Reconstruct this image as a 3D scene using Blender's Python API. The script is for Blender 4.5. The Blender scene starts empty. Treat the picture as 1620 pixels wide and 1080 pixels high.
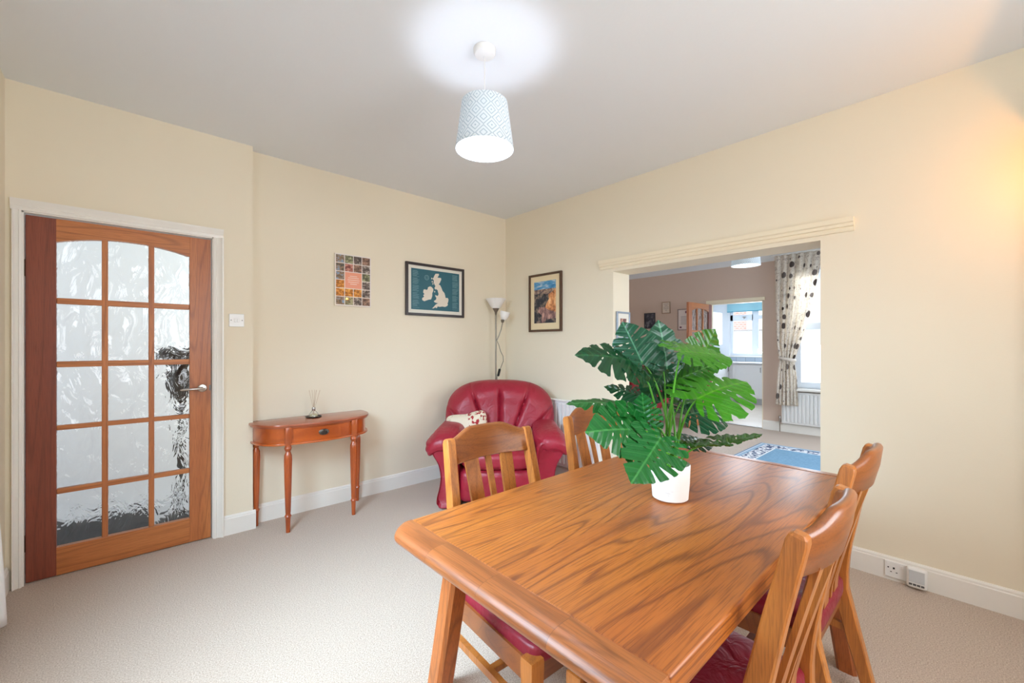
import bpy, bmesh, math, random
from mathutils import Vector, Matrix
from mathutils.geometry import delaunay_2d_cdt
PI = math.pi
SC = bpy.context.scene
COL = SC.collection
R = math.radians

# ------------------------------------------------------------------ camera
HC = 1.284
cam_d = bpy.data.cameras.new('camera')
cam = bpy.data.objects.new('camera', cam_d)
COL.objects.link(cam)
cam.location = (0, 0, HC)
cam.rotation_euler = (R(90), 0, math.atan2(.738, .674) - R(90))
cam_d.sensor_width = 36
cam_d.lens = 669 / 1620 * 36
cam_d.shift_y = 6 / 1620
cam_d.clip_start = .02
SC.camera = cam

# ------------------------------------------------------------------ colour management, world
SC.view_settings.view_transform = 'Standard'
SC.view_settings.look = 'None'
SC.view_settings.gamma = 1
SC.view_settings.use_curve_mapping = False
SC.view_settings.exposure = 0.0
SC.cycles.use_denoising = True
SC.cycles.max_bounces = 12
SC.cycles.diffuse_bounces = 6
SC.cycles.transmission_bounces = 10
SC.cycles.transparent_max_bounces = 12
SC.cycles.sample_clamp_indirect = 6
W = bpy.data.worlds.new('world'); SC.world = W
W.use_nodes = True
bg = W.node_tree.nodes['Background']
bg.inputs[0].default_value = (.78, .88, 1, 1)
bg.inputs[1].default_value = 2.2


def area(name, loc, aim, sx, sy, power, col=(1, 1, 1), spread=180):
    l = bpy.data.lights.new(name, 'AREA'); l.shape = 'RECTANGLE'
    l.size = sx; l.size_y = sy; l.energy = power; l.color = col; l.spread = R(spread)
    o = bpy.data.objects.new(name, l); COL.objects.link(o)
    o.location = loc
    o.rotation_euler = Vector(aim).to_track_quat('-Z', 'Y').to_euler()
    return o


DAY = (.80, .90, 1.0)
# daylight entering through the windows, plus a fill light behind the camera
area('daylight_side_window', (-.44, 1.45, 1.5), (1, .22, -.95), .75, 1.2, 58, (.58, .80, 1.0), 106)
area('fill_light_back', (1.2, -1.15, 1.55), (-.25, 1, .05), 1.6, 1.4, 52, (.93, .96, 1))  # general fill, standing at an added window behind the camera
area('daylight_far_window', (7.262, 1.35, 1.5), (-1, 0, -.15), .8, 1.55, 22, DAY)
area('daylight_far_room_side', (5.2, -1.12, 1.5), (0, 1, -.5), 2.0, 1.5, 60, DAY, 120)
area('daylight_kitchen_window', (10.55, 3.2, 1.65), (-1, 0, -.3), 1.2, 1.2, 42, DAY)
area('daylight_hall', (1.5, 4.2, 1.5), (-1, 0, 0), .8, 1.8, 25, DAY)
sun_d = bpy.data.lights.new('sun', 'SUN'); sun_d.energy = 3.0; sun_d.angle = R(6)
sun_o = bpy.data.objects.new('sun', sun_d); COL.objects.link(sun_o)
sun_o.rotation_euler = Vector((.75, .1, -.9)).to_track_quat('-Z', 'Y').to_euler()


# ------------------------------------------------------------------ material helpers
def lin(c):
    return tuple(((x / 255) / 12.92 if x / 255 <= .04045 else ((x / 255 + .055) / 1.055) ** 2.4) for x in c) + (1,)


class N:
    """small node-tree writer"""
    def __init__(s, name):
        s.m = bpy.data.materials.new(name); s.m.use_nodes = True
        s.t = s.m.node_tree; s.b = s.t.nodes['Principled BSDF']

    def n(s, kind, ins=None, **kw):
        nd = s.t.nodes.new(kind)
        for k, v in kw.items(): setattr(nd, k, v)
        if ins:
            for k, v in ins.items():
                if isinstance(v, bpy.types.NodeSocket): s.t.links.new(v, nd.inputs[k])
                else: nd.inputs[k].default_value = v
        return nd

    def math(s, op, a, b=None):
        ins = {0: a}
        if b is not None: ins[1] = b
        return s.n('ShaderNodeMath', ins, operation=op).outputs[0]

    def mix(s, f, a, b, mode='MIX'):
        nd = s.t.nodes.new('ShaderNodeMix'); nd.data_type = 'RGBA'; nd.blend_type = mode
        for i, v in ((0, f), (6, a), (7, b)):
            if isinstance(v, bpy.types.NodeSocket): s.t.links.new(v, nd.inputs[i])
            else: nd.inputs[i].default_value = v
        return nd.outputs[2]

    def ramp(s, f, *stops):
        nd = s.n('ShaderNodeValToRGB', {0: f}); cr = nd.color_ramp
        while len(cr.elements) < len(stops): cr.elements.new(.5)
        for e, (p, c) in zip(cr.elements, stops): e.position = p; e.color = c
        return nd.outputs[0]

    def coord(s, which='Object', scale=(1, 1, 1), loc=(0, 0, 0)):
        tc = s.n('ShaderNodeTexCoord').outputs[which]
        return s.n('ShaderNodeMapping', {0: tc, 1: loc, 3: scale}).outputs[0]

    def noise(s, vec, scale=5, detail=2, rough=.5, dist=0):
        return s.n('ShaderNodeTexNoise', {'Vector': vec, 'Scale': scale, 'Detail': detail, 'Roughness': rough, 'Distortion': dist}).outputs[0]

    def set(s, **kw):
        for k, v in kw.items():
            k = k.replace('_', ' ')
            if isinstance(v, bpy.types.NodeSocket): s.t.links.new(v, s.b.inputs[k])
            else: s.b.inputs[k].default_value = v
        return s

    def bump(s, h, strength=.3, dist=.01):
        nd = s.n('ShaderNodeBump', {'Strength': strength, 'Distance': dist, 'Height': h})
        s.t.links.new(nd.outputs[0], s.b.inputs['Normal']); return s


def plain(name, rgb, rough=.6, metal=0, var=.06, vs=6, bump=0, bs=60, coat=0, spec=None):
    n = N(name)
    c = lin(rgb)
    v = n.coord()
    nz = n.noise(v, vs, 3)
    d = tuple(x * (1 - var * 2) for x in c[:3]) + (1,)
    n.set(Base_Color=n.mix(nz, d, tuple(min(1, x * (1 + var)) for x in c[:3]) + (1,)), Roughness=rough, Metallic=metal)
    if coat: n.set(Coat_Weight=coat, Coat_Roughness=.1)
    if spec is not None: n.set(Specular_IOR_Level=spec)
    if bump: n.bump(n.noise(v, bs, 3), bump, .004)
    return n.m


def wood(name, light, mid, dark, axis='x', freq=46, rough=.32, lines=.5, stretch=(.8, 5, 5), board=None, coat=.25, fine=.35):
    """grain as contour lines of a stretched noise; axis = direction of the grain"""
    n = N(name)
    a, b, c = stretch
    scl = {'x': (a, b, c), 'y': (b, a, c), 'z': (b, c, a)}[axis]
    tc = n.n('ShaderNodeTexCoord').outputs['Object']
    if board:
        ax, wdt = board
        sp = n.n('ShaderNodeSeparateXYZ', {0: tc})
        k = n.math('FLOOR', n.math('DIVIDE', sp.outputs[ax], wdt))
        h1 = n.math('MULTIPLY', k, 3.71); h2 = n.math('MULTIPLY', k, 7.3)
        cb = n.n('ShaderNodeCombineXYZ', {0: h1, 1: h2, 2: h1}).outputs[0]
        src = n.n('ShaderNodeVectorMath', {0: tc, 1: cb}, operation='ADD').outputs[0]
        bn = n.n('ShaderNodeTexWhiteNoise', {0: cb}, noise_dimensions='3D').outputs[0]
        seam = n.math('LESS_THAN', n.math('FRACT', n.math('DIVIDE', sp.outputs[ax], wdt)), .004 / wdt * .35)
    else:
        src = tc; bn = None
    v = n.n('ShaderNodeMapping', {0: src, 3: scl}).outputs[0]
    nz = n.noise(v, 1.0, 1.3, .35, .15)
    ph = n.math('MULTIPLY', nz, freq)
    g = n.math('MULTIPLY_ADD', n.math('SINE', ph), .5); g.node.inputs[2].default_value = .5
    fs = {'x': (9, 330, 330), 'y': (330, 9, 330), 'z': (330, 330, 9)}[axis]
    pores = n.noise(n.n('ShaderNodeMapping', {0: src, 3: fs}).outputs[0], 1, 2, .6)
    big = n.noise(n.n('ShaderNodeMapping', {0: src, 3: tuple(x * .6 for x in scl)}).outputs[0], 1.3, 2)
    base = n.mix(n.ramp(big, (.3, (0, 0, 0, 1)), (.7, (1, 1, 1, 1))), lin(mid), lin(light))
    if bn is not None:
        base = n.mix(n.math('MULTIPLY', bn, .35), base, lin(mid))
    gl = n.ramp(g, (0, (1, 1, 1, 1)), (.08, (.5, .5, .5, 1)), (.3, (0, 0, 0, 1)))
    col = n.mix(n.math('MULTIPLY', gl, lines), base, lin(dark))
    pr = n.ramp(pores, (.36, (1, 1, 1, 1)), (.52, (0, 0, 0, 1)))
    col = n.mix(n.math('MULTIPLY', pr, fine), col, lin(dark))
    if board:
        col = n.mix(n.math('MULTIPLY', seam, .5), col, lin(dark))
    n.set(Base_Color=col, Roughness=n.math('MULTIPLY_ADD', pores, .12), Coat_Weight=coat, Coat_Roughness=.3)
    n.b.inputs['Roughness'].links[0].from_node.inputs[2].default_value = rough - .06
    n.bump(n.math('ADD', pores, n.math('MULTIPLY', g, .4)), .08, .002)
    return n.m


# ------------------------------------------------------------------ mesh helpers
class MB:
    def __init__(s): s.b = bmesh.new(); s.sm = False

    def box(s, x0, x1, y0, y1, z0, z1, bev=0, seg=2, mat=None):
        t = bmesh.new()
        bmesh.ops.create_cube(t, size=1)
        for v in t.verts:
            v.co = Vector(((x0 + x1) / 2 + v.co.x * (x1 - x0), (y0 + y1) / 2 + v.co.y * (y1 - y0), (z0 + z1) / 2 + v.co.z * (z1 - z0)))
        if bev: bmesh.ops.bevel(t, geom=t.edges[:] + t.verts[:], offset=bev, segments=seg, affect='EDGES', profile=.5)
        if mat: bmesh.ops.transform(t, matrix=mat, verts=t.verts)
        s.add(t); return s

    def add(s, t):
        me = bpy.data.meshes.new('tmp'); t.to_mesh(me); t.free(); s.b.from_mesh(me); bpy.data.meshes.remove(me)

    def prism(s, pts, d, axis='y', at=0, bev=0):
        """polygon pts (u,v) extruded by d along axis starting at 'at'"""
        t = bmesh.new()
        def P(u, v, w):
            return {'y': (u, w, v), 'x': (w, u, v), 'z': (u, v, w)}[axis]
        a = [t.verts.new(P(u, v, at)) for u, v in pts]; b = [t.verts.new(P(u, v, at + d)) for u, v in pts]
        n = len(pts)
        t.faces.new(a); t.faces.new(b[::-1])
        for i in range(n): t.faces.new((a[i], b[i], b[(i + 1) % n], a[(i + 1) % n]))
        bmesh.ops.recalc_face_normals(t, faces=t.faces)
        if bev:
            es = [e for e in t.edges if len(e.link_faces) == 2 and e.calc_face_angle() > .5]
            bmesh.ops.bevel(t, geom=es, offset=bev, segments=2, affect='EDGES', profile=.5)
        s.add(t); return s

    def loft(s, rings, caps=True, closed=True):
        t = bmesh.new()
        vs = [[t.verts.new(p) for p in r] for r in rings]
        n = len(rings[0])
        for i in range(len(rings) - 1):
            for j in range(n if closed else n - 1):
                k = (j + 1) % n
                try: t.faces.new((vs[i][j], vs[i][k], vs[i + 1][k], vs[i + 1][j]))
                except ValueError: pass
        if caps and closed:
            t.faces.new(vs[0][::-1]); t.faces.new(vs[-1])
        bmesh.ops.recalc_face_normals(t, faces=t.faces)
        s.add(t); return s

    def lathe(s, prof, seg=24, at=(0, 0, 0), caps=False, rot=None, flute=None):
        rings = []
        for r, z in prof:
            ring = []
            for j in range(seg):
                a = 2 * PI * j / seg
                rr = max(r, .0002)
                if flute and flute[1] < z < flute[2]: rr *= 1 - flute[3] * (math.cos(a * flute[0]) > .0)
                p = Vector((rr * math.cos(a), rr * math.sin(a), z))
                if rot: p = rot @ p
                ring.append(p + Vector(at))
            rings.append(ring)
        return s.loft(rings, caps)

    def tube(s, pts, r, seg=10, rads=None):
        pts = [Vector(p) for p in pts]
        rings = []
        up = Vector((0, 0, 1))
        for i, p in enumerate(pts):
            d = (pts[min(i + 1, len(pts) - 1)] - pts[max(i - 1, 0)]).normalized()
            if i == 0:
                x = d.cross(up) if abs(d.z) < .9 else d.cross(Vector((1, 0, 0)))
            x = (x - d * x.dot(d)).normalized(); y = d.cross(x)
            rr = rads[i] if rads else r
            rings.append([p + (x * math.cos(2 * PI * j / seg) + y * math.sin(2 * PI * j / seg)) * rr for j in range(seg)])
        return s.loft(rings)

    def sweep(s, pts, sec, xdir=(1, 0, 0), scales=None):
        """rectangular-ish section sec (list of (u,v)) along pts; u along xdir"""
        pts = [Vector(p) for p in pts]; xd = Vector(xdir); rings = []
        for i, p in enumerate(pts):
            d = (pts[min(i + 1, len(pts) - 1)] - pts[max(i - 1, 0)]).normalized()
            y = d.cross(xd).normalized()
            k = scales[i] if scales else (1, 1)
            rings.append([p + xd * u * k[0] + y * v * k[1] for u, v in sec])
        return s.loft(rings)

    def blob(s, c, r, e1=.6, e2=.6, f=None, nu=40, nv=28, rot=None):
        def sp(w, e): return math.copysign(abs(w) ** e, w)
        rings = []
        for i in range(nv + 1):
            a = -PI / 2 + PI * i / nv
            ring = []
            for j in range(nu):
                b = 2 * PI * j / nu
                p = Vector((sp(math.cos(a), e1) * sp(math.cos(b), e2), sp(math.cos(a), e1) * sp(math.sin(b), e2), sp(math.sin(a), e1)))
                if abs(math.cos(a)) < 1e-6: p = Vector((0, 0, math.copysign(1, math.sin(a))))
                q = Vector((p.x * r[0], p.y * r[1], p.z * r[2]))
                if f: q = f(p, q)
                if rot: q = rot @ q
                ring.append(q + Vector(c))
            rings.append(ring)
        t = bmesh.new()
        lo = t.verts.new(rings[0][0]); hi = t.verts.new(rings[-1][0])
        vs = [[t.verts.new(p) for p in rg] for rg in rings[1:-1]]
        for i in range(len(vs) - 1):
            for j in range(nu): t.faces.new((vs[i][j], vs[i][(j + 1) % nu], vs[i + 1][(j + 1) % nu], vs[i + 1][j]))
        for j in range(nu):
            t.faces.new((lo, vs[0][(j + 1) % nu], vs[0][j])); t.faces.new((hi, vs[-1][j], vs[-1][(j + 1) % nu]))
        s.add(t); return s

    def out(s, name, mat, parent=None, smooth=False, angle=40):
        me = bpy.data.meshes.new(name)
        bmesh.ops.recalc_face_normals(s.b, faces=s.b.faces)
        s.b.to_mesh(me); s.b.free()
        me.materials.append(mat)
        if smooth:
            me.polygons.foreach_set('use_smooth', [True] * len(me.polygons))
            try: me.set_sharp_from_angle(angle=R(angle))
            except Exception: pass
        o = bpy.data.objects.new(name, me); COL.objects.link(o)
        if parent: o.parent = parent
        return o


def thing(name, label, cat, loc=(0, 0, 0), rz=0, group=None):
    o = bpy.data.objects.new(name, None); COL.objects.link(o)
    o.location = loc; o.rotation_euler = (0, 0, rz); o.empty_display_size = .1
    return tag(o, label, cat, group)


def tag(o, label, cat, group=None):
    o['label'] = label; o['category'] = cat
    if group: o['group'] = group
    return o


def struct(o, label=None):
    o['kind'] = 'structure'
    if label: o['label'] = label
    return o


def sempty(name, loc=(0, 0, 0)):
    o = bpy.data.objects.new(name, None); COL.objects.link(o); o.location = loc
    o['kind'] = 'structure'; return o


def copy_tree(o, parent=None):
    c = o.copy(); COL.objects.link(c)
    if parent: c.parent = parent
    for ch in list(o.children): copy_tree(ch, c)
    return c


# ------------------------------------------------------------------ materials
def wallmat(name, rgb, bs=150):
    n = N(name); v = n.coord()
    a = n.noise(v, 1.1, 2); c = lin(rgb)
    n.set(Base_Color=n.mix(a, tuple(x * .97 for x in c[:3]) + (1,), c), Roughness=.75, Specular_IOR_Level=.25)
    n.bump(n.noise(v, bs, 3, .6), .12, .003)
    return n.m


M_wall = wallmat('cream_paint', (238, 228, 206))
M_wallfar = wallmat('far_room_paint', (214, 192, 176))
M_white = wallmat('white_wall_paint', (240, 243, 246))
M_ceil = wallmat('ceiling_paint', (234, 238, 241), 60)
M_gloss = plain('white_gloss_paint', (240, 237, 230), .35, var=.02)
M_gloss_cream = plain('cream_gloss_paint', (244, 232, 204), .4, var=.02)
M_upvc = plain('white_frame_plastic', (232, 240, 248), .3, var=.01)
M_plastic = plain('white_plastic', (238, 238, 236), .3, var=.01)
M_dark = plain('black_plastic', (22, 24, 26), .4, var=.1)
M_chrome = plain('brushed_steel', (190, 186, 180), .25, 1, var=.05)
M_steel = plain('dull_steel', (128, 120, 110), .35, 1, var=.05)
M_brass = plain('aged_metal', (110, 106, 100), .35, 1, var=.2, vs=60)


def carpet():
    n = N('beige_carpet'); v = n.coord()
    f = n.noise(v, 190, 3, .75); m = n.noise(v, 45, 3, .6); b = n.noise(v, 2.2, 2)
    c = n.mix(n.ramp(f, (.3, (0, 0, 0, 1)), (.7, (1, 1, 1, 1))), lin((140, 116, 98)), lin((238, 224, 208)))
    c = n.mix(n.math('MULTIPLY', m, .4), c, lin((192, 172, 155)))
    c = n.mix(n.math('MULTIPLY', b, .2), c, lin((190, 168, 150)))
    n.set(Base_Color=c, Roughness=.95, Specular_IOR_Level=.1, Sheen_Weight=.2)
    n.bump(n.math('ADD', f, n.math('MULTIPLY', m, .7)), .6, .006)
    return n.m


M_carpet = carpet()
M_lam = wood('pale_laminate', (236, 226, 212), (222, 208, 190), (190, 170, 150), 'y', 20, .3, .3, board=(0, .16), fine=.15)
M_oakx = wood('oak_tabletop', (188, 114, 42), (168, 90, 32), (96, 44, 18), 'x', 150, .42, .6, (.5, 5.6, 5.6), board=(1, .139), coat=.22, fine=.5)
M_oaky = wood('oak_edge_board', (188, 116, 60), (160, 90, 44), (92, 50, 26), 'y', 60, .34, .35, (.8, 6, 6), board=(1, .21), coat=.4, fine=.4)
M_oakleg = wood('oak_leg', (190, 110, 52), (164, 86, 38), (90, 46, 20), 'z', 50, .4, .4, (.9, 8, 8), coat=.2)
M_chair = wood('chair_oak', (200, 128, 58), (178, 104, 42), (110, 58, 24), 'z', 46, .38, .35, (.9, 9, 9), coat=.25)
M_chairx = wood('chair_oak_crest', (166, 96, 40), (134, 72, 30), (86, 42, 18), 'x', 46, .32, .3, (.9, 9, 9), coat=.4)
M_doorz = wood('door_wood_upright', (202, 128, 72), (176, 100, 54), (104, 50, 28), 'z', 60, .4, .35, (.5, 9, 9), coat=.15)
M_doorshade = wood('door_wood_shaded_stile', (150, 78, 54), (126, 60, 42), (84, 38, 28), 'z', 60, .4, .3, (.5, 9, 9), coat=.15)  # door wood with the shade on the hinge stile put into its colour
M_doorx = wood('door_wood_rail', (204, 130, 72), (178, 104, 54), (110, 54, 30), 'x', 60, .4, .35, (.5, 9, 9), coat=.15)
M_console = wood('yew_console', (204, 104, 34), (180, 78, 24), (110, 36, 14), 'x', 22, .2, .3, (1.2, 5, 5), coat=.6, fine=.15)
M_consolez = wood('yew_console_leg', (190, 94, 40), (164, 70, 26), (104, 36, 16), 'z', 22, .22, .3, (1.2, 9, 9), coat=.6, fine=.15)
M_consoletop = wood('yew_console_top', (176, 92, 56), (150, 70, 40), (100, 40, 22), 'x', 30, .22, .3, (1.2, 6, 6), coat=.6, fine=.15)


def leather(name, rgb, rgb2):
    n = N(name); v = n.coord()
    a = n.noise(v, 4, 3); w = n.noise(v, 13, 3, .55, .6); g = n.noise(v, 260, 2)
    n.set(Base_Color=n.mix(a, lin(rgb), lin(rgb2)), Roughness=.42, Specular_IOR_Level=.5)
    n.bump(n.math('ADD', w, n.math('MULTIPLY', g, .04)), .45, .02)
    return n.m


M_leather = leather('red_leather', (138, 22, 38), (166, 34, 56))
M_seat = leather('dark_red_seat_leather', (120, 18, 36), (140, 26, 46))


def glass(name, rough=0.0, bump=0.0, bs=8, col=(1, 1, 1, 1)):
    n = N(name)
    n.set(Base_Color=col, Roughness=rough, Transmission_Weight=1.0, IOR=1.45)
    if bump:
        v = n.coord('Object', (1, 1, .62))
        h = n.noise(v, bs, 3, .45, .8)
        n.bump(h, bump, .05)
    return n.m


M_glass = glass('clear_glass')
M_wavy = glass('wavy_obscure_glass', .05, .5, 11)

# ------------------------------------------------------------------ room shell
T = .12
fl = MB(); fl.box(-.9, 7.30, -1.5, 3.46, -.1, 0); fl.box(.659, 7.30, 3.46, 5.0, -.1, 0)
struct(fl.out('floor', M_carpet), 'beige pile carpet running through both rooms')
fk = MB(); fk.box(7.30, 10.9, 1.4, 4.6, -.1, .002); struct(fk.out('floor_kitchen', M_lam), 'pale wood-plank kitchen floor')
fh = MB(); fh.box(-.9, .659, 3.46, 5.0, -.1, 0)
struct(fh.out('floor_hall', plain('hall_floor', (180, 180, 182), .5)), 'grey hall floor behind the glazed door')
ce = MB(); ce.box(-.9, 7.36, -1.5, 5.0, 2.68, 2.8)
struct(ce.out('ceiling', M_ceil))
ck = MB(); ck.box(7.36, 10.9, 1.4, 4.6, 2.5, 2.62); struct(ck.out('ceiling_kitchen', M_white))

DX0, DX1, DZ = -.398, .421, 1.99
w = MB()
w.box(-.587, DX0 - .004, 3.42, 3.54, 0, 2.68); w.box(DX1 + .004, .659, 3.42, 3.63, 0, 2.68); w.box(DX0 - .004, DX1 + .004, 3.42, 3.54, DZ + .004, 2.68)
w.box(.659, 3.36, 3.51, 3.63, 0, 2.68)
struct(w.out('wall_left', M_wall))
OY0, OY1, OZ = .632, 2.109, 1.92
w = MB()
w.box(3.11, 3.36, -1.2, OY0, 0, 2.68); w.box(3.11, 3.36, OY1, 3.51, 0, 2.68); w.box(3.11, 3.36, OY0, OY1, OZ, 2.68)
struct(w.out('wall_right', M_wall))
w = MB()
w.box(-.587, -.467, -1.3, .5, 0, 2.68); w.box(-.587, -.467, 2.0, 3.42, 0, 2.68)
w.box(-.587, -.467, .5, 2.0, 0, .85); w.box(-.587, -.467, .5, 2.0, 2.15, 2.68)
struct(w.out('wall_near', M_wall))
w = MB()
w.box(-.467, .5, -1.32, -1.2, 0, 2.68); w.box(2.5, 3.36, -1.32, -1.2, 0, 2.68)
w.box(.5, 2.5, -1.32, -1.2, 0, .8); w.box(.5, 2.5, -1.32, -1.2, 2.3, 2.68)
struct(w.out('wall_back', M_wall))
w = MB()
KY0, KY1, KZ = 2.2, 3.01, 1.975
WY0, WY1, WZ0, WZ1 = .90, 1.80, .66, 2.45
w.box(7.24, 7.36, -1.3, WY0, 0, 2.68); w.box(7.24, 7.36, WY1, KY0, 0, 2.68); w.box(7.24, 7.36, KY1, 5.0, 0, 2.68)
w.box(7.24, 7.36, KY0, KY1, KZ, 2.68); w.box(7.24, 7.36, WY0, WY1, 0, WZ0); w.box(7.24, 7.36, WY0, WY1, WZ1, 2.68)
struct(w.out('wall_far', M_wallfar))
w = MB(); w.box(3.36, 7.24, 4.85, 4.97, 0, 2.68)
struct(w.out('wall_far_side', M_wallfar))
w = MB(); w.box(3.36, 4.2, -1.32, -1.2, 0, 2.68); w.box(6.2, 7.24, -1.32, -1.2, 0, 2.68); w.box(4.2, 6.2, -1.32, -1.2, 0, .75); w.box(4.2, 6.2, -1.32, -1.2, 2.3, 2.68)
struct(w.out('wall_far_near', M_wallfar))
w = MB()
KW = (2.55, 3.95, 1.04, 2.32)
w.box(10.65, 10.77, 1.78, KW[0], 0, 2.5); w.box(10.65, 10.77, KW[1], 4.47, 0, 2.5); w.box(10.65, 10.77, KW[0], KW[1], 0, KW[2]); w.box(10.65, 10.77, KW[0], KW[1], KW[3], 2.5)
struct(w.out('wall_kitchen_back', M_white))
w = MB(); w.box(7.36, 10.65, 4.35, 4.47, 0, 2.5); struct(w.out('wall_kitchen_left', M_white))
w = MB(); w.box(7.36, 10.65, 1.78, 1.9, 0, 2.5); struct(w.out('wall_kitchen_right', M_white))
w = MB(); w.box(-.9, 2.2, 4.55, 4.67, 0, 2.68); w.box(-.9, -.8, 3.54, 4.55, 0, 2.68); w.box(2.2, 2.3, 3.63, 4.67, 0, 2.68); struct(w.out('wall_hall', M_white))

# door lining and architrave
w = MB()
w.box(DX0 - .012, DX0 - .003, 3.415, 3.54, 0, DZ + .01); w.box(DX1 + .003, DX1 + .012, 3.415, 3.54, 0, DZ + .01); w.box(DX0 - .012, DX1 + .012, 3.415, 3.54, DZ + .003, DZ + .012)
def arch(x0, x1, z0, z1, horiz, sgn):
    if not horiz:
        xs = (x0, x1) if sgn > 0 else (x1, x0)
        p = [(xs[0], 3.42), (xs[0], 3.405), (xs[0] + (xs[1] - xs[0]) * .25, 3.402), (xs[0] + (xs[1] - xs[0]) * .32, 3.408), (xs[0] + (xs[1] - xs[0]) * .7, 3.40), (xs[0] + (xs[1] - xs[0]) * .85, 3.392), (xs[1], 3.392), (xs[1], 3.42)]
        w.prism(p, z1 - z0, 'z', z0)
    else:
        p = [(3.42, z0), (3.405, z0), (3.402, z0 + .016), (3.408, z0 + .02), (3.40, z0 + .042), (3.392, z0 + .052), (3.392, z1), (3.42, z1)]
        w.prism(p, x1 - x0, 'x', x0)
arch(DX0 - .043, DX0 - .01, 0, DZ + .012, 0, -1); arch(DX1 + .008, DX1 + .064, 0, DZ + .012, 0, 1); arch(DX0 - .05, DX1 + .064, DZ + .010, DZ + .068, 1, 1)
struct(w.out('trim_1', M_gloss, smooth=True), 'moulded white door architrave')
# picture-rail like moulding above the wide opening
w = MB()
p = [(3.11, 1.948), (3.098, 1.948), (3.094, 1.958), (3.096, 1.972), (3.086, 1.976), (3.084, 1.992), (3.076, 1.998), (3.072, 2.012), (3.070, 2.025), (3.11, 2.025)]
w.prism(p, 2.24 - .47, 'y', .47)
struct(w.out('trim_2', M_gloss_cream, smooth=True, angle=20), 'cream moulding above the wide opening')
# kitchen doorway architrave
w = MB()
for a, b, c, d in ((KY0 - .0, KY0 + .012, 0, KZ), (KY1 - .012, KY1, 0, KZ), (KY0, KY1, KZ - .012, KZ)): w.box(7.235, 7.365, a, b, c, d)
w.box(7.222, 7.24, KY0 - .03, KY1 + .05, KZ, KZ + .055, .004); w.box(7.222, 7.24, KY1, KY1 + .05, 0, KZ, .004)
struct(w.out('trim_3', M_gloss_cream), 'cream door frame of the kitchen doorway')
# coving in the far room
w = MB()
p = [(7.24, 2.56)] + [(7.24 - .11 + .11 * math.cos(a) * 1 - 0, 2.68 - .12 + .12 * math.sin(a)) for a in ()] + [(7.225, 2.572), (7.205, 2.60), (7.17, 2.64), (7.13, 2.665), (7.12, 2.68), (7.24, 2.68)]
w.prism(p, 6.05, 'y', -1.2)
struct(w.out('trim_4', M_ceil, smooth=True), 'coving along the far wall')


def skirt(name, pts_boxes, mat=M_gloss):
    w = MB()
    for (ax, at, s, a, b, h) in pts_boxes:
        p = [(at, 0), (at + s * .016, 0), (at + s * .016, h - .022), (at + s * .013, h - .018), (at + s * .012, h - .008), (at + s * .006, h), (at, h)]
        if ax == 'x': w.prism(p, b - a, 'x', a)
        else: w.prism([(x, z) for x, z in p], b - a, 'y', a)
    return struct(w.out(name, mat))


skirt('baseboard_left', [('x', 3.42, -1, .487, .675, .13), ('x', 3.51, -1, .66, 3.11, .13)])
skirt('baseboard_right', [('y', 3.11, -1, -1.2, .632, .125), ('y', 3.11, -1, 2.109, 3.495, .125)])
skirt('baseboard_near', [('y', -.467, 1, -1.2, 3.41, .125)])
skirt('baseboard_far', [('y', 7.24, -1, -1.2, 2.2, .14), ('y', 7.24, -1, 3.06, 4.85, .14)])

# ------------------------------------------------------------------ glazed door
ROWS = [(1.548, 1.862), (1.194, 1.515), (.837, 1.161), (.485, .81), (.16, .455)]
COLS = [(-.285, -.104), (-.077, .104), (.131, .306)]


def arch_z(x): return 1.905 - (x - .01) ** 2 / .30 ** 2 * .048


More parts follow.
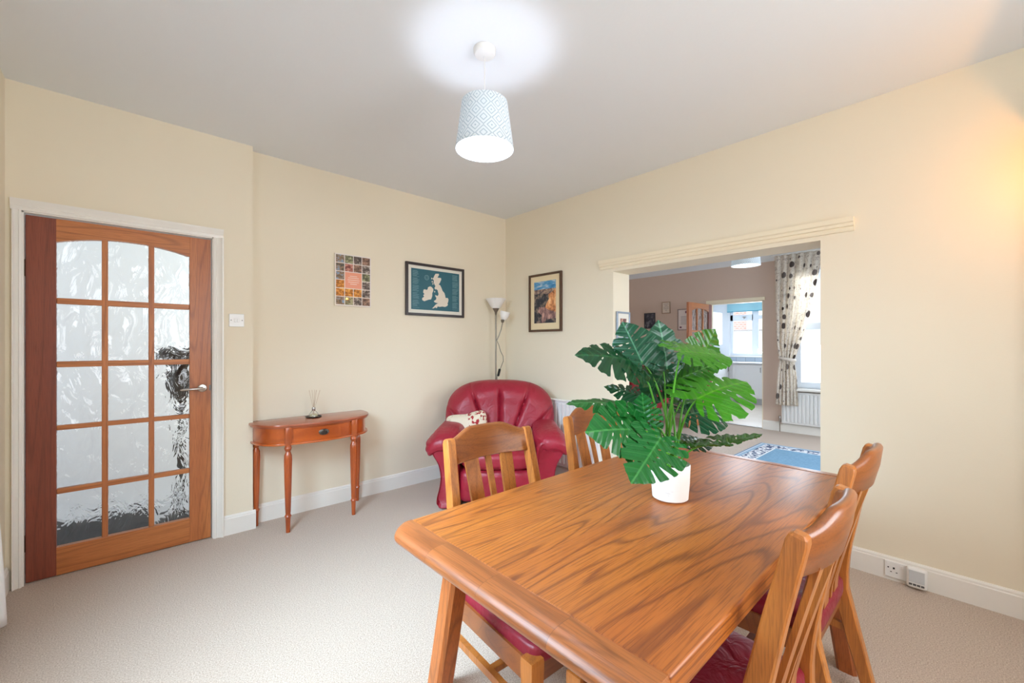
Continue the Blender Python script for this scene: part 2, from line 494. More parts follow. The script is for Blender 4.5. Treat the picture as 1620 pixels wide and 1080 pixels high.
def make_door(name, mats, with_handle=True):
    hin, up, rail, gl = mats
    d = sempty(name)
    y0, y1 = 3.438, 3.476
    L = lambda x: x - DX0            # local x from the hinge edge
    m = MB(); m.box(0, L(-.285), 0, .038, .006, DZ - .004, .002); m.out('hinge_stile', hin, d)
    m = MB(); m.box(L(.306), L(DX1) - .002, 0, .038, .006, DZ - .004, .002); m.out('lock_stile', up, d)
    n = 16
    xs = [-.285 + (.591) * i / n for i in range(n + 1)]
    pts = [(L(x), arch_z(x)) for x in xs] + [(L(.306), DZ - .004), (L(-.285), DZ - .004)]
    m = MB(); m.prism(pts, .038, 'y', 0); m.out('top_rail', rail, d)
    m = MB(); m.box(L(-.285), L(.306), 0, .038, .006, .16, .002); m.out('bottom_rail', rail, d)
    for i in range(4):
        m = MB(); m.box(L(-.285), L(.306), .004, .034, ROWS[i + 1][1], ROWS[i][0], .004); m.out('glazing_bar', rail, d)
    for a, b in ((COLS[0][1], COLS[1][0]), (COLS[1][1], COLS[2][0])):
        m = MB(); m.box(L(a), L(b), .003, .035, .16, arch_z((a + b) / 2) + .004, .004); m.out('glazing_bar', up, d)
    for r, (z0, z1) in enumerate(ROWS):
        for c, (a, b) in enumerate(COLS):
            m = MB()
            if r == 0:
                k = 8; xx = [a + (b - a) * i / k for i in range(k + 1)]
                m.prism([(L(x), arch_z(x)) for x in xx[::-1]] + [(L(a), z0), (L(b), z0)], .006, 'y', .016)
            else: m.box(L(a), L(b), .016, .022, z0, z1)
            m.out('glass_pane', gl, d)
    for z in (.22, 1.70):
        m = MB(); m.tube([(-.006, -.004, z - .045), (-.006, -.004, z + .045)], .006); m.box(-.012, .0, -.002, .003, z - .045, z + .045); m.out('hinge', M_brass, d, True)
    if with_handle:
        x = L(.372); z = 1.002
        rot = Matrix.Rotation(R(90), 3, 'X')
        m = MB(); m.lathe([(0, 0), (.026, 0), (.026, .006), (.022, .010), (.011, .011), (.010, .045), (0, .047)], 24, (x, 0, z), rot=rot)
        m.tube([(x, -.042, z), (x - .02, -.048, z), (x - .06, -.05, z), (x - .105, -.05, z - .002), (x - .118, -.046, z - .003)], .008, 10, [.009, .0085, .0078, .0085, .004])
        m.out('door_handle', M_chrome, d, True)
        m = MB(); m.box(L(DX1) - .012, L(DX1) - .0015, -.002, .0, .985, 1.02); m.out('latch_plate', M_brass, d)
    return d


dr = make_door('door_1', (M_doorshade, M_doorz, M_doorx, M_wavy))
dr.location = (DX0, 3.438, 0)
dr['label'] = 'wooden fifteen-pane glazed door with wavy glass and a lever handle'
M_cream_glass = M_wavy
d2 = make_door('door_2', (M_doorshade, M_doorz, M_doorx, M_wavy), True)
d2.location = (7.225, 3.0, 0); d2.rotation_euler = (0, 0, R(180 - 2))
d2.scale = (.96, 1, .985)
d2['label'] = 'wooden glazed door standing open at the kitchen doorway'

# hall behind the door
t = thing('plant_stand', 'black pedestal stand seen dimly through the right-hand panes of the glazed door', 'stand', (.30, 3.95, 0))
m = MB(); m.lathe([(0, .0), (.13, 0), (.13, .02), (.03, .05), (.018, .1), (.014, .5), (.022, .55), (.014, .6), (.014, .84), (.03, .88), (.0, .88)], 16); m.out('pedestal', M_dark, t, True)
m = MB(); m.lathe([(0, .88), (.05, .90), (.08, .98), (.085, 1.06), (.05, 1.12), (.13, 1.19), (.15, 1.24), (.12, 1.26), (0, 1.25)], 16)
m.out('urn', M_dark, t, True)
m = MB(); m.box(-.78, .12, 3.60, 4.35, 0, .012, .004)
tag(m.out('doormat', plain('charcoal_mat', (38, 40, 44), .9, bump=.4)), 'charcoal mat on the hall floor behind the glazed door', 'doormat')

# ------------------------------------------------------------------ windows out of view and the far window
def window(name, ax, at, a0, a1, z0, z1, mull=(), trans=(), fr=.06, dep=.06, label=None):
    d = sempty(name)
    m = MB()
    def bx(p0, p1, q0, q1, th=dep):
        if ax == 'y': m.box(at, at + th, p0, p1, q0, q1, .004)
        else: m.box(p0, p1, at, at + th, q0, q1, .004)
    bx(a0, a0 + fr, z0, z1); bx(a1 - fr, a1, z0, z1); bx(a0 + fr, a1 - fr, z0, z0 + fr); bx(a0 + fr, a1 - fr, z1 - fr, z1)
    for (u, wd) in mull: bx(u - wd / 2, u + wd / 2, z0 + fr, z1 - fr)
    for (zz, wd, p0, p1) in trans: bx(p0, p1, zz - wd / 2, zz + wd / 2)
    m.out('window_frame', M_upvc, d)
    m = MB()
    if ax == 'y': m.box(at + dep * .4, at + dep * .4 + .004, a0 + fr * .6, a1 - fr * .6, z0 + fr * .6, z1 - fr * .6)
    else: m.box(a0 + fr * .6, a1 - fr * .6, at + dep * .4, at + dep * .4 + .004, z0 + fr * .6, z1 - fr * .6)
    m.out('window_pane', M_glass, d)
    if label: d['label'] = label
    return d


window('window_1', 'y', -.56, .5, 2.0, .85, 2.15, [(1.25, .07)], [], label='side window beside the camera')
window('window_fill', 'x', -1.29, .5, 2.5, .8, 2.3, [(1.5, .07)], [], label='added window behind the camera for the fill light')  # unseen window added to go with the back fill light
wd3 = window('window_3', 'y', 7.27, WY0, WY1, WZ0, WZ1, [(1.35, .06)], [(1.56, .09, WY0, WY1)], .15 * .6, .06, 'white-framed window behind the patterned curtain')
window('window_4', 'x', -1.29, 4.2, 6.2, .75, 2.3, [(5.2, .07)], [])
m = MB(); m.box(7.10, 7.27, WY0 - .05, WY1 + .06, WZ0 - .035, WZ0, .006); m.out('window_sill', M_gloss, wd3)
wk = window('window_5', 'y', 10.68, KW[0], KW[1], KW[2], KW[3], [(3.41, .13)], [(1.93, .14, 3.45, KW[1]), (1.93, .09, KW[0], 3.35)], .06, .06, 'white-framed kitchen window over the sink')
m = MB(); m.box(10.60, 10.69, KW[0] - .04, KW[1] + .06, KW[2] - .03, KW[2], .004); m.out('window_sill', M_gloss, wk)
m = MB(); m.box(10.655, 10.678, 3.60, 3.68, 1.935, 1.95, .003); m.box(10.655, 10.67, 3.63, 3.65, 1.90, 1.945); m.out('window_latch', M_chrome, wk)

# outside the kitchen: neighbour's white rendered wall with brick pier
m = MB(); m.box(14.0, 14.3, 0, 8.5, -.5, 1.72)
tag(m.out('garden_wall', plain('white_render', (245, 246, 248), .8)), 'white rendered yard wall outside the kitchen window', 'wall')
m = MB(); m.box(13.9, 14.0, -.0, 8.5, 1.72, 1.76); m2 = MB()
tag(m.out('coping_stone', plain('grey_coping', (150, 146, 142), .8)), 'thin grey coping along the top of the white yard wall', 'coping')
def brick():
    n = N('brickwork'); v = n.coord('Object', (1, 1, 1))
    sp = n.n('ShaderNodeSeparateXYZ', {0: v}); cb = n.n('ShaderNodeCombineXYZ', {0: sp.outputs[1], 1: sp.outputs[2], 2: 0.0})
    bt = n.n('ShaderNodeTexBrick', {'Vector': cb.outputs[0], 'Color1': lin((206, 150, 136)), 'Color2': lin((196, 136, 124)), 'Mortar': lin((220, 210, 200)), 'Scale': 4.0})
    n.set(Base_Color=bt.outputs[0], Roughness=.85); return n.m
t = thing('neighbouring_house', 'pale neighbouring house with a red brick strip seen through the kitchen window', 'house', (15.0, 3, 0))
m = MB(); m.box(0, .3, -4, 6, -.5, 5.5); m.out('rendered_wall', plain('pale_render', (240, 236, 232), .8), t)
m = MB(); m.box(-.06, 0, 2.05, 2.45, -.5, 5.5); m.out('brick_strip', brick(), t)
m = MB(); m.box(8.9, 9.1, -2.5, 1.7, -.5, 3.2)
tag(m.out('boundary_wall', plain('pale_boundary', (235, 238, 242), .8)), 'pale yard wall outside the far room window', 'wall')

# ------------------------------------------------------------------ dining table
tb = thing('dining_table', 'solid oak dining table with thick rounded end boards and splayed legs', 'table', (1.35, .735, 0))
TX, TY = 1.35, .735
HY = .41
m = MB(); m.box(.635 - TX, 2.10 - TX, -HY, HY, .71, .76, .007, 3); m.out('tabletop', M_oakx, tb, True)
def endboard(sgn, x_in, x_out):
    rings = []
    prof = []
    wd = x_out - x_in
    for i in range(13):
        a = i / 12 * PI
        # rounded nose: top quarter long, underside short
        z = .735 + .0255 * math.cos(a)
        px_ = x_in + wd * .30 + wd * .70 * math.sin(a) ** .8
        prof.append((px_, z))
    prof = [(x_in, .7605)] + prof + [(x_in, .7095)]
    nY = 40
    for j in range(nY + 1):
        s = -1 + 2 * j / nY
        s = math.copysign(1 - (1 - abs(s)) ** 1.6, s)
        y = HY * s
        rr = .045; dd = max(0, rr - (HY - abs(y)))
        pull = rr - math.sqrt(max(0, rr * rr - dd * dd))
        k = (wd - pull) / wd
        zr = 1 if abs(s) < 1 else .72
        rings.append([(sgn * (x_in + (q[0] - x_in) * k), y, .735 + (q[1] - .735) * zr) for q in prof])
    m = MB(); m.loft(rings); return m.out('end_board', M_oaky, tb, True, 50)
endboard(-1, TX - .635, TX - .562); endboard(1, 2.10 - TX, 2.173 - TX)
def leg4(sx, sy):
    m = MB()
    w_ = .032
    top = (.72 if sx > 0 else -.61, sy * .30); bot = (.765 if sx > 0 else -.665, sy * .395)
    rings = []
    ch = .010
    for z, k in ((0, 1), (.35, .5), (.71, 0)):
        cx_, cy_ = top[0] + (bot[0] - top[0]) * k, top[1] + (bot[1] - top[1]) * k
        o = []
        for (a, b) in ((-1, -1), (1, -1), (1, 1), (-1, 1)):
            if a * b > 0: o += [(cx_ + a * (w_ - 0), cy_ + b * (w_ - ch), z), (cx_ + a * (w_ - ch), cy_ + b * w_, z)]
            else: o += [(cx_ + a * (w_ - ch), cy_ + b * w_, z), (cx_ + a * w_, cy_ + b * (w_ - ch), z)]
        if True:
            ctr = Vector((cx_, cy_, z)); o.sort(key=lambda q: math.atan2(q[1] - cy_, q[0] - cx_))
        rings.append(o)
    m.loft(rings); m.out('leg', M_oakleg, tb)
for sx in (-1, 1):
    for sy in (-1, 1): leg4(sx, sy)
m = MB()
for xx in (-.60, .71): m.box(xx - .02, xx + .02, -.28, .28, .63, .71, .003)
for sy in (-1, 1): m.box(-.58, .69, sy * .29 - .014, sy * .29 + .014, .63, .71, .003)
m.out('apron', M_oakleg, tb)


# ------------------------------------------------------------------ dining chairs
def chair(label, loc, rz, group='oak dining chairs round the table'):
    c = thing('dining_chair', label, 'chair', loc, rz, group)
    def ypost(z):
        pts = [(0, .10), (.2, .048), (.38, .006), (.46, .004), (.56, .020), (.75, .058), (.93, .098)]
        for (a, ya), (b, yb) in zip(pts, pts[1:]):
            if z <= b: return ya + (yb - ya) * (z - a) / (b - a)
        return pts[-1][1]
    for s in (-1, 1):
        m = MB()
        zs = [0, .1, .2, .3, .38, .44, .5, .56, .62, .69, .76, .83, .913, .925, .930]
        pts = [(s * (.216 - .022 * max(0, z - .45) / .48), ypost(z), z) for z in zs]
        sec = [(-.018, -.022), (.018, -.022), (.018, .022), (-.018, .022)]
        ch = .004
        sec = [(a * 1.08, b * 1.06) for a, b in ((-.018 + ch, -.022), (.018 - ch, -.022), (.018, -.022 + ch), (.018, .022 - ch), (.018 - ch, .022), (-.018 + ch, .022), (-.018, .022 - ch), (-.018, -.022 + ch))]
        sc = [(.9, .85), (.95, .9), (1, 1), (1, 1), (1, 1.05), (1, 1.1), (1, 1.05), (1, 1), (1, .97), (1, .92), (1, .88), (1, .84), (1, .8), (.9, .66), (.6, .4)]
        m.sweep(pts, sec, (1, 0, 0), sc); m.out('rear_leg', M_chair, c, True, 30)
    # crest rail: bowed in plan, arched on top
    rings = []
    nX = 28
    for i in range(nX + 1):
        u = -1 + 2 * i / nX; x = u * .182
        bow = .038 * (1 - u * u)
        a = min(1, max(0, (1 - abs(u)) / .62)); arch_ = .034 * (a * a * (3 - 2 * a))
        zt = .926 + arch_; zb = .832
        ring = []
        for (dy, z) in ((-.012, zb + .004), (-.006, zb), (.006, zb), (.012, zb + .004), (.0135, (zt + zb) / 2), (.013, zt - .010), (.008, zt - .002), (0, zt), (-.008, zt - .002), (-.013, zt - .010), (-.0135, (zt + zb) / 2)):
            yy = ypost(min(z, .93)) + bow
            ring.append((x, yy + dy, z))
        rings.append(ring)
    m = MB(); m.loft(rings); m.out('crest_rail', M_chairx, c, True, 60)
    # slats
    def bowat(x): return .038 * (1 - (x / .182) ** 2)
    for x0, x1, wt, wb in ((-.088, -.070, .031, .029), (0, 0, .013, .0105), (.088, .070, .031, .029)):
        rings = []
        for i in range(9):
            k = i / 8; z = .415 + (.842 - .415) * k
            xc = x1 + (x0 - x1) * k; hw = wb + (wt - wb) * k
            y = ypost(z) + bowat(xc) * k + .006 * (1 - k)
            rings.append([(xc - hw, y - .006, z), (xc + hw, y - .006, z), (xc + hw, y + .006, z), (xc - hw, y + .006, z)])
        m = MB(); m.loft(rings); m.out('back_slat', M_chair, c)
    # front legs
    for s in (-1, 1):
        m = MB(); m.loft([[(s * .228 + a * k, -.405 + b * k, z) for a, b in ((-1, -1), (1, -1), (1, 1), (-1, 1))] for z, k in ((0, .016), (.25, .021), (.39, .024), (.402, .023))])
        m.out('front_leg', M_chair, c)
    m = MB()
    m.box(-.208, .208, -.418, -.394, .325, .392, .003); m.box(-.195, .195, -.012, .012, .325, .392, .003)
    for s in (-1, 1): m.loft([[(s * (x0 - .012), y, .325), (s * (x0 + .012), y, .325), (s * (x0 + .012), y, .392), (s * (x0 - .012), y, .392)] for x0, y in ((.228, -.385), (.214, -.02))])
    m.out('seat_frame', M_chairx, c)
    m = MB()
    for s in (-1, 1): m.loft([[(s * (x0 - .010), y, .22), (s * (x0 + .010), y, .22), (s * (x0 + .010), y, .245), (s * (x0 - .010), y, .245)] for x0, y in ((.228, -.39), (.214, .025))])
    m.box(-.215, .215, -.205, -.180, .222, .243, .003)
    m.out('stretcher', M_chair, c)
    def f(p, q):
        return Vector((q.x * (1 + .05 * (-p.y)), q.y, q.z if q.z > 0 else q.z * .4))
    m = MB(); m.blob((0, -.200, .392), (.224, .226, .046), .35, .22, f, 48, 16)
    st = m.out('seat', M_seat, c, True, 80)
    return c


A = chair('oak dining chair in front of the red armchair, at the left front of the table', (1.095, 1.240, 0), R(-2.5))
rows = [('oak dining chair in front of the radiator, partly hidden by the leafy plant', (1.82, 1.270, 0), R(-2)),
        ('oak dining chair nearest the camera on the right side of the table', (1.135, .320, 0), R(180)),
        ('oak dining chair on the right side of the table, farther back by the opening', (1.775, .348, 0), R(180))]
for lb, lc, rz in rows:
    k = copy_tree(A); k['label'] = lb; k.location = lc; k.rotation_euler = (0, 0, rz)

# ------------------------------------------------------------------ potted plant
F_, CX, CY = 669, 810, 546
def at(px_, py_, d):
    x = (px_ - CX) / F_ * d; z = HC + (CY - py_) * d / F_
    return Vector((.738 * x + .674 * d, -.674 * x + .738 * d, z))
def camdir(r, u, t):
    """direction given as right / up / towards the viewer -> world"""
    return (Vector((.738, -.674, 0)) * r + Vector((0, 0, 1)) * u - Vector((.674, .738, 0)) * t).normalized()


def leafmat(name, base, vein, under, rough=.28):
    n = N(name)
    uv = n.n('ShaderNodeUVMap').outputs[0]
    sp = n.n('ShaderNodeSeparateXYZ', {0: uv})
    # u = distance across, v = vein phase
    ph = n.math('FRACT', sp.outputs[1]); tri = n.math('ABSOLUTE', n.math('SUBTRACT', ph, .5))   # .5 at vein
    veinl = n.ramp(tri, (.0, (1, 1, 1, 1)), (.05, (.35, .35, .35, 1)), (.16, (0, 0, 0, 1)))
    mid = n.ramp(n.math('ABSOLUTE', sp.outputs[0]), (0, (1, 1, 1, 1)), (.010, (1, 1, 1, 1)), (.018, (0, 0, 0, 1)))
    nz = n.noise(n.coord(), 14, 3)
    geo = n.n('ShaderNodeNewGeometry').outputs['Backfacing']
    c = n.mix(nz, lin(base), lin(tuple(min(255, x * 1.18 + 6) for x in base)))
    c = n.mix(n.math('MULTIPLY', n.math('MAXIMUM', n.math('MULTIPLY', veinl, .45), mid), .5), c, lin(vein))
    c = n.mix(geo, c, n.mix(.5, c, lin(under)))
    n.set(Base_Color=c, Roughness=rough, Specular_IOR_Level=.55)
    n.bump(n.math('MULTIPLY', tri, 1.0), 1.0, .010)
    # a little light through the blade
    tr = n.n('ShaderNodeBsdfTranslucent', {0: c})
    mx = n.n('ShaderNodeMixShader', {0: .22, 1: n.b.outputs[0], 2: tr.outputs[0]})
    out = [x for x in n.t.nodes if x.type == 'OUTPUT_MATERIAL'][0]
    n.t.links.new(mx.outputs[0], out.inputs[0])
    return n.m


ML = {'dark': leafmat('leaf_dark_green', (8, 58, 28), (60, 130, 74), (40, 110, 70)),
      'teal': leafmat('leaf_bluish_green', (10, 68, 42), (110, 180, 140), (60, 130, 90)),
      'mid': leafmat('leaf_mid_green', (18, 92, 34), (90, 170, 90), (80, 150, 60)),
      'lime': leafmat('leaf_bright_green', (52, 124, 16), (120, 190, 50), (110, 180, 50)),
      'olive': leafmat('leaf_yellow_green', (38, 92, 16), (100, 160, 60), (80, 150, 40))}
MARG = [(0, -.03), (.05, -.13), (.16, -.24), (.30, -.27), (.42, -.20), (.50, -.02), (.525, .2), (.49, .42), (.40, .63), (.26, .82), (.12, .95), (0, 1.05)]


def catmull(P, n):
    out = []
    for i in range(len(P) - 1):
        p0 = P[max(i - 1, 0)]; p1 = P[i]; p2 = P[i + 1]; p3 = P[min(i + 2, len(P) - 1)]
        for k in range(n):
            t = k / n
            out.append(tuple(.5 * ((2 * p1[j]) + (-p0[j] + p2[j]) * t + (2 * p0[j] - 5 * p1[j] + 4 * p2[j] - p3[j]) * t * t + (-p0[j] + 3 * p1[j] - 3 * p2[j] + p3[j]) * t ** 3) for j in (0, 1)))
    out.append(P[-1]); return out


MC = catmull(MARG, 10); NM = len(MC) - 1
def Mg(u):
    f = u * NM; i = min(int(f), NM - 1); k = f - i
    return Vector((MC[i][0] * (1 - k) + MC[i + 1][0] * k, MC[i][1] * (1 - k) + MC[i + 1][1] * k))
def Ax(u): return Vector((0, max(0.0, (u - .18) / .82) * .86))


def inside(p, poly):
    x, y = p; c = False; n = len(poly)
    for i in range(n):
        x1, y1 = poly[i]; x2, y2 = poly[(i + 1) % n]
        if (y1 > y) != (y2 > y) and x < (x2 - x1) * (y - y1) / (y2 - y1) + x1: c = not c
    return c


def leaf_outline(rnd, nsl=6, depth=.40, holes=True):
    polys = []; hl = []
    full = []
    for side in (1, -1):
        pts = []
        sl = [(.24 + .60 * (k + .5) / nsl + rnd.uniform(-.015, .015)) for k in range(nsl)]
        u = 0.0
        cur = 0
        us = []
        step = .014
        k = 0
        while u < 1:
            if k < nsl and u >= sl[k] - .022:
                uk = sl[k]; dp = depth * rnd.uniform(.85, 1.25) if rnd.random() > .15 else .8
                wv = rnd.uniform(.008, .022)
                a = Ax(uk - .05)
                M0, M1, MM = Mg(uk - wv), Mg(uk + wv), Mg(uk)
                inn = a + (MM - a) * dp
                d = (MM - a).normalized(); nrm = Vector((-d.y, d.x)) * .021
                if (M1 - M0).dot(nrm) < 0: nrm = -nrm
                q = inn * .45 + (a + (MM - a) * .9) * .55
                pts += [a + (M0 - a) * .985, a + (M0 - a) * .90 + nrm * .25, q - nrm * .9, inn + d * .035 - nrm * .8, inn + d * .006 - nrm * .45, inn - d * .004, inn + d * .006 + nrm * .45, inn + d * .035 + nrm * .8, q + nrm * .9, a + (M1 - a) * .90 - nrm * .25, a + (M1 - a) * .985]
                if holes and dp < .75 and rnd.random() < .75:
                    hc = a + (MM - a) * (dp * .5)
                    hl.append([Vector(((hc.x + d.x * .034 * math.cos(t) + nrm.x * .55 * math.sin(t)) * side, hc.y + d.y * .034 * math.cos(t) + nrm.y * .55 * math.sin(t))) for t in [2 * PI * q / 8 for q in range(8)]])
                u = uk + wv + step; k += 1
            else:
                pts.append(Mg(u)); u += step
        pts.append(Mg(1.0))
        full.append([Vector((p.x * side, p.y)) for p in pts])
    outl = full[0] + full[1][::-1][1:-1]
    return outl, hl


def make_leaf(J, T_, nrm, wid, matk, seed, droop=.15, fold=.12, parent=None, wave=.02, curl=.0):
    rnd = random.Random(seed)
    outl, hl = leaf_outline(rnd)
    L = (T_ - J).length / 1.05
    pts = [p.copy() for p in outl]; n0 = len(pts)
    edges = [(i, (i + 1) % n0) for i in range(n0)]
    for h in hl:
        b = len(pts); pts += h; edges += [(b + i, b + (i + 1) % len(h)) for i in range(len(h))]
    g = .034
    y = -.27
    while y < 1.05:
        x = -.54
        while x < .54:
            q = (x + (g / 2 if int((y + 9) / g) % 2 else 0), y)
            if inside(q, outl) and not any(inside(q, h) for h in hl): pts.append(Vector(q))
            x += g
        y += g
    for i in range(26): pts.append(Vector((0, .0 + .95 * i / 25)))
    r = delaunay_2d_cdt(pts, edges, [], 0, 1e-5)
    vs, fs = r[0], r[2]
    hl2 = [[tuple(p) for p in h] for h in hl]; ol = [tuple(p) for p in outl]
    Y = (T_ - J).normalized(); Z = (nrm - Y * nrm.dot(Y)).normalized(); X = Y.cross(Z)
    bm = bmesh.new(); uvl = bm.loops.layers.uv.new('UVMap')
    def vein(p):
        ax = abs(p.x)
        return (p.y - ax * .55 + .4) * 6.5
    V = []
    for p in vs:
        ax = abs(p.x)
        z = -droop * max(0, p.y) ** 2 - fold * ax * (1 if fold > 0 else 1) + curl * ax * ax
        z += wave * math.sin(p.y * 9 + seed) * (ax * 2) + .030 * abs(math.sin(vein(p) * PI)) * min(1, ax * 6)
        V.append(bm.verts.new(J + X * (p.x * L * wid) + Y * (p.y * L) + Z * (z * L)))
    for f in fs:
        c = sum((vs[i] for i in f), Vector((0, 0))) / len(f)
        if not inside(c, ol) or any(inside(c, h) for h in hl2): continue
        try: fc = bm.faces.new([V[i] for i in f])
        except ValueError: continue
        for lp, i in zip(fc.loops, f): lp[uvl].uv = (vs[i].x, vein(vs[i]))
        fc.smooth = True
    bmesh.ops.delete(bm, geom=[v for v in bm.verts if not v.link_faces], context='VERTS')
    # orient faces along Z
    for f in bm.faces:
        f.normal_update()
        if f.normal.dot(Z) < 0: f.normal_flip()
    inv = parent.matrix_world.inverted() if parent else Matrix()
    bmesh.ops.transform(bm, matrix=inv, verts=bm.verts)
    me = bpy.data.meshes.new('leaf'); bm.to_mesh(me); bm.free(); me.materials.append(ML[matk])
    o = bpy.data.objects.new('leaf', me); COL.objects.link(o); o.parent = parent
    return o


PX, PY = 1.376, .704
plant = thing('potted_plant', 'leafy green monstera in a white pot standing on the oak table', 'plant', (PX, PY, .7605))
bpy.context.view_layer.update()
def potmat():
    n = N('white_stone_pot'); v = n.coord('Object', (1, 1, 3.5))
    s_ = n.ramp(n.noise(v, 26, 4, .7), (.62, (1, 1, 1, 1)), (.72, (.72, .70, .68, 1)))
    n.set(Base_Color=n.mix(1.0, lin((240, 238, 234)), s_, 'MULTIPLY'), Roughness=.6); n.bump(n.noise(v, 60, 3), .15, .003); return n.m
m = MB(); m.lathe([(0, .0), (.050, 0), (.058, .006), (.0625, .06), (.065, .118), (.0635, .122), (.061, .118), (.058, .10), (0, .10)], 40); m.out('pot', potmat(), plant, True)
rnd = random.Random(5)
m = MB()
for i in range(220):
    a = rnd.uniform(0, 2 * PI); rr = .055 * math.sqrt(rnd.random())
    s_ = rnd.uniform(.003, .006)
    m.blob((rr * math.cos(a), rr * math.sin(a), .101 + rnd.uniform(0, .006)), (s_, s_ * rnd.uniform(.6, 1), s_ * .7), 1, 1, None, 6, 4)
gv = m.out('gravel', plain('brown_gravel', (130, 112, 92), .8, var=.35, vs=160), plant); gv['kind'] = 'stuff'
M_stem = plain('leaf_stalk', (84, 160, 40), .45, var=.2)
# leaves: junction px,py,depth / tip px,py,depth / facing normal (right, up, towards) / width / colour / droop / fold
D0 = 1.44
LV = [
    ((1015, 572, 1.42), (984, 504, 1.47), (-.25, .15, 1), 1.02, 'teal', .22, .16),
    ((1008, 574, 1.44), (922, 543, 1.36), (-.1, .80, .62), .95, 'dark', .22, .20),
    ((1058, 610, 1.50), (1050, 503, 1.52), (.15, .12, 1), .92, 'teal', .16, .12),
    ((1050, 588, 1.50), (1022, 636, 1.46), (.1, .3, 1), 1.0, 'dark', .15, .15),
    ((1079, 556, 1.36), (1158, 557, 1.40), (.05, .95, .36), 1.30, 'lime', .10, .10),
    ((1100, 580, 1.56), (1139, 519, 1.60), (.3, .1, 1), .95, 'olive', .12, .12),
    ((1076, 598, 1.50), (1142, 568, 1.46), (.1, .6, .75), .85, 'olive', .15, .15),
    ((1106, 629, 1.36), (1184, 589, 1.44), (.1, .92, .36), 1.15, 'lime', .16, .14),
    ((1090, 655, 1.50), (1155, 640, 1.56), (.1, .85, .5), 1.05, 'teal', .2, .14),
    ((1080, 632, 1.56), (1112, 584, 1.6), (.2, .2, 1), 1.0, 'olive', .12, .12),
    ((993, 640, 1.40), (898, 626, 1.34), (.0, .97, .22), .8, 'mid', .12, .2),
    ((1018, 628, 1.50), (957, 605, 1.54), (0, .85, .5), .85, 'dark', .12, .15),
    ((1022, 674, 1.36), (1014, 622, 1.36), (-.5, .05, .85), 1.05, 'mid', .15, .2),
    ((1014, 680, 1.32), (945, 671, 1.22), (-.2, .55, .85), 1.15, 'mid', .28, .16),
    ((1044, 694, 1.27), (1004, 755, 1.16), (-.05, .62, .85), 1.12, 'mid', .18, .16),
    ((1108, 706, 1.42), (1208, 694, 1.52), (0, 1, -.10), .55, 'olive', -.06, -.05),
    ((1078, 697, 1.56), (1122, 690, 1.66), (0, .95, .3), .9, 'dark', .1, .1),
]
base0 = Vector((PX, PY, .86))
for i, (j, t_, nr, wd, mk, dr_, fo) in enumerate(LV):
    J = at(*j); T_ = at(*t_)
    lf = make_leaf(J, T_, camdir(*nr), wd, mk, 11 + i * 7, dr_, fo, plant, .016)
    rr = .022; a = i * 2.399
    b0 = Vector((PX + rr * math.cos(a), PY + rr * math.sin(a), .862))
    outw = (J - b0); h = outw.z
    mid1 = b0 + Vector((outw.x * .10, outw.y * .10, max(.03, h * .45)))
    mid2 = b0 + Vector((outw.x * .48, outw.y * .48, max(.05, h * .86)))
    P = [b0, mid1, mid2, J]
    ps = []
    for k in range(13):
        t = k / 12
        ps.append(P[0] * (1 - t) ** 3 + P[1] * 3 * t * (1 - t) ** 2 + P[2] * 3 * t * t * (1 - t) + P[3] * t ** 3)
    org = Vector((PX, PY, .7605))
    m = MB(); m.tube([p - org for p in ps], .003, 8, [.0048 - .0024 * k / 12 for k in range(13)])
    m.out('leaf_stalk', M_stem, plant, True)

# ------------------------------------------------------------------ pendant lamps
def shademat():
    n = N('patterned_lamp_shade')
    tc = n.n('ShaderNodeTexCoord').outputs['Object']; sp = n.n('ShaderNodeSeparateXYZ', {0: tc})
    ang = n.math('DIVIDE', n.math('ARCTAN2', sp.outputs[1], sp.outputs[0]), 2 * PI)
    fu = n.math('ABSOLUTE', n.math('SUBTRACT', n.math('FRACT', n.math('MULTIPLY', ang, 11)), .5))
    fv = n.math('ABSOLUTE', n.math('SUBTRACT', n.math('FRACT', n.math('MULTIPLY', sp.outputs[2], 13.5)), .5))
    d = n.math('ADD', fu, fv)
    ln = n.math('FRACT', n.math('MULTIPLY', d, 4.0))
    line = n.ramp(ln, (.0, (1, 1, 1, 1)), (.22, (1, 1, 1, 1)), (.32, (0, 0, 0, 1)), (1, (0, 0, 0, 1)))
    c = n.mix(line, lin((238, 244, 246)), lin((186, 200, 208)))
    n.set(Base_Color=c, Roughness=.8)
    tr = n.n('ShaderNodeBsdfTranslucent', {0: c})
    mx = n.n('ShaderNodeMixShader', {0: .22, 1: n.b.outputs[0], 2: tr.outputs[0]})
    out = [x for x in n.t.nodes if x.type == 'OUTPUT_MATERIAL'][0]
    n.t.links.new(mx.outputs[0], out.inputs[0]); return n.m


def emis(name, rgb, s):
    n = N(name); n.set(Base_Color=lin(rgb), Emission_Color=lin(rgb), Emission_Strength=s); return n.m


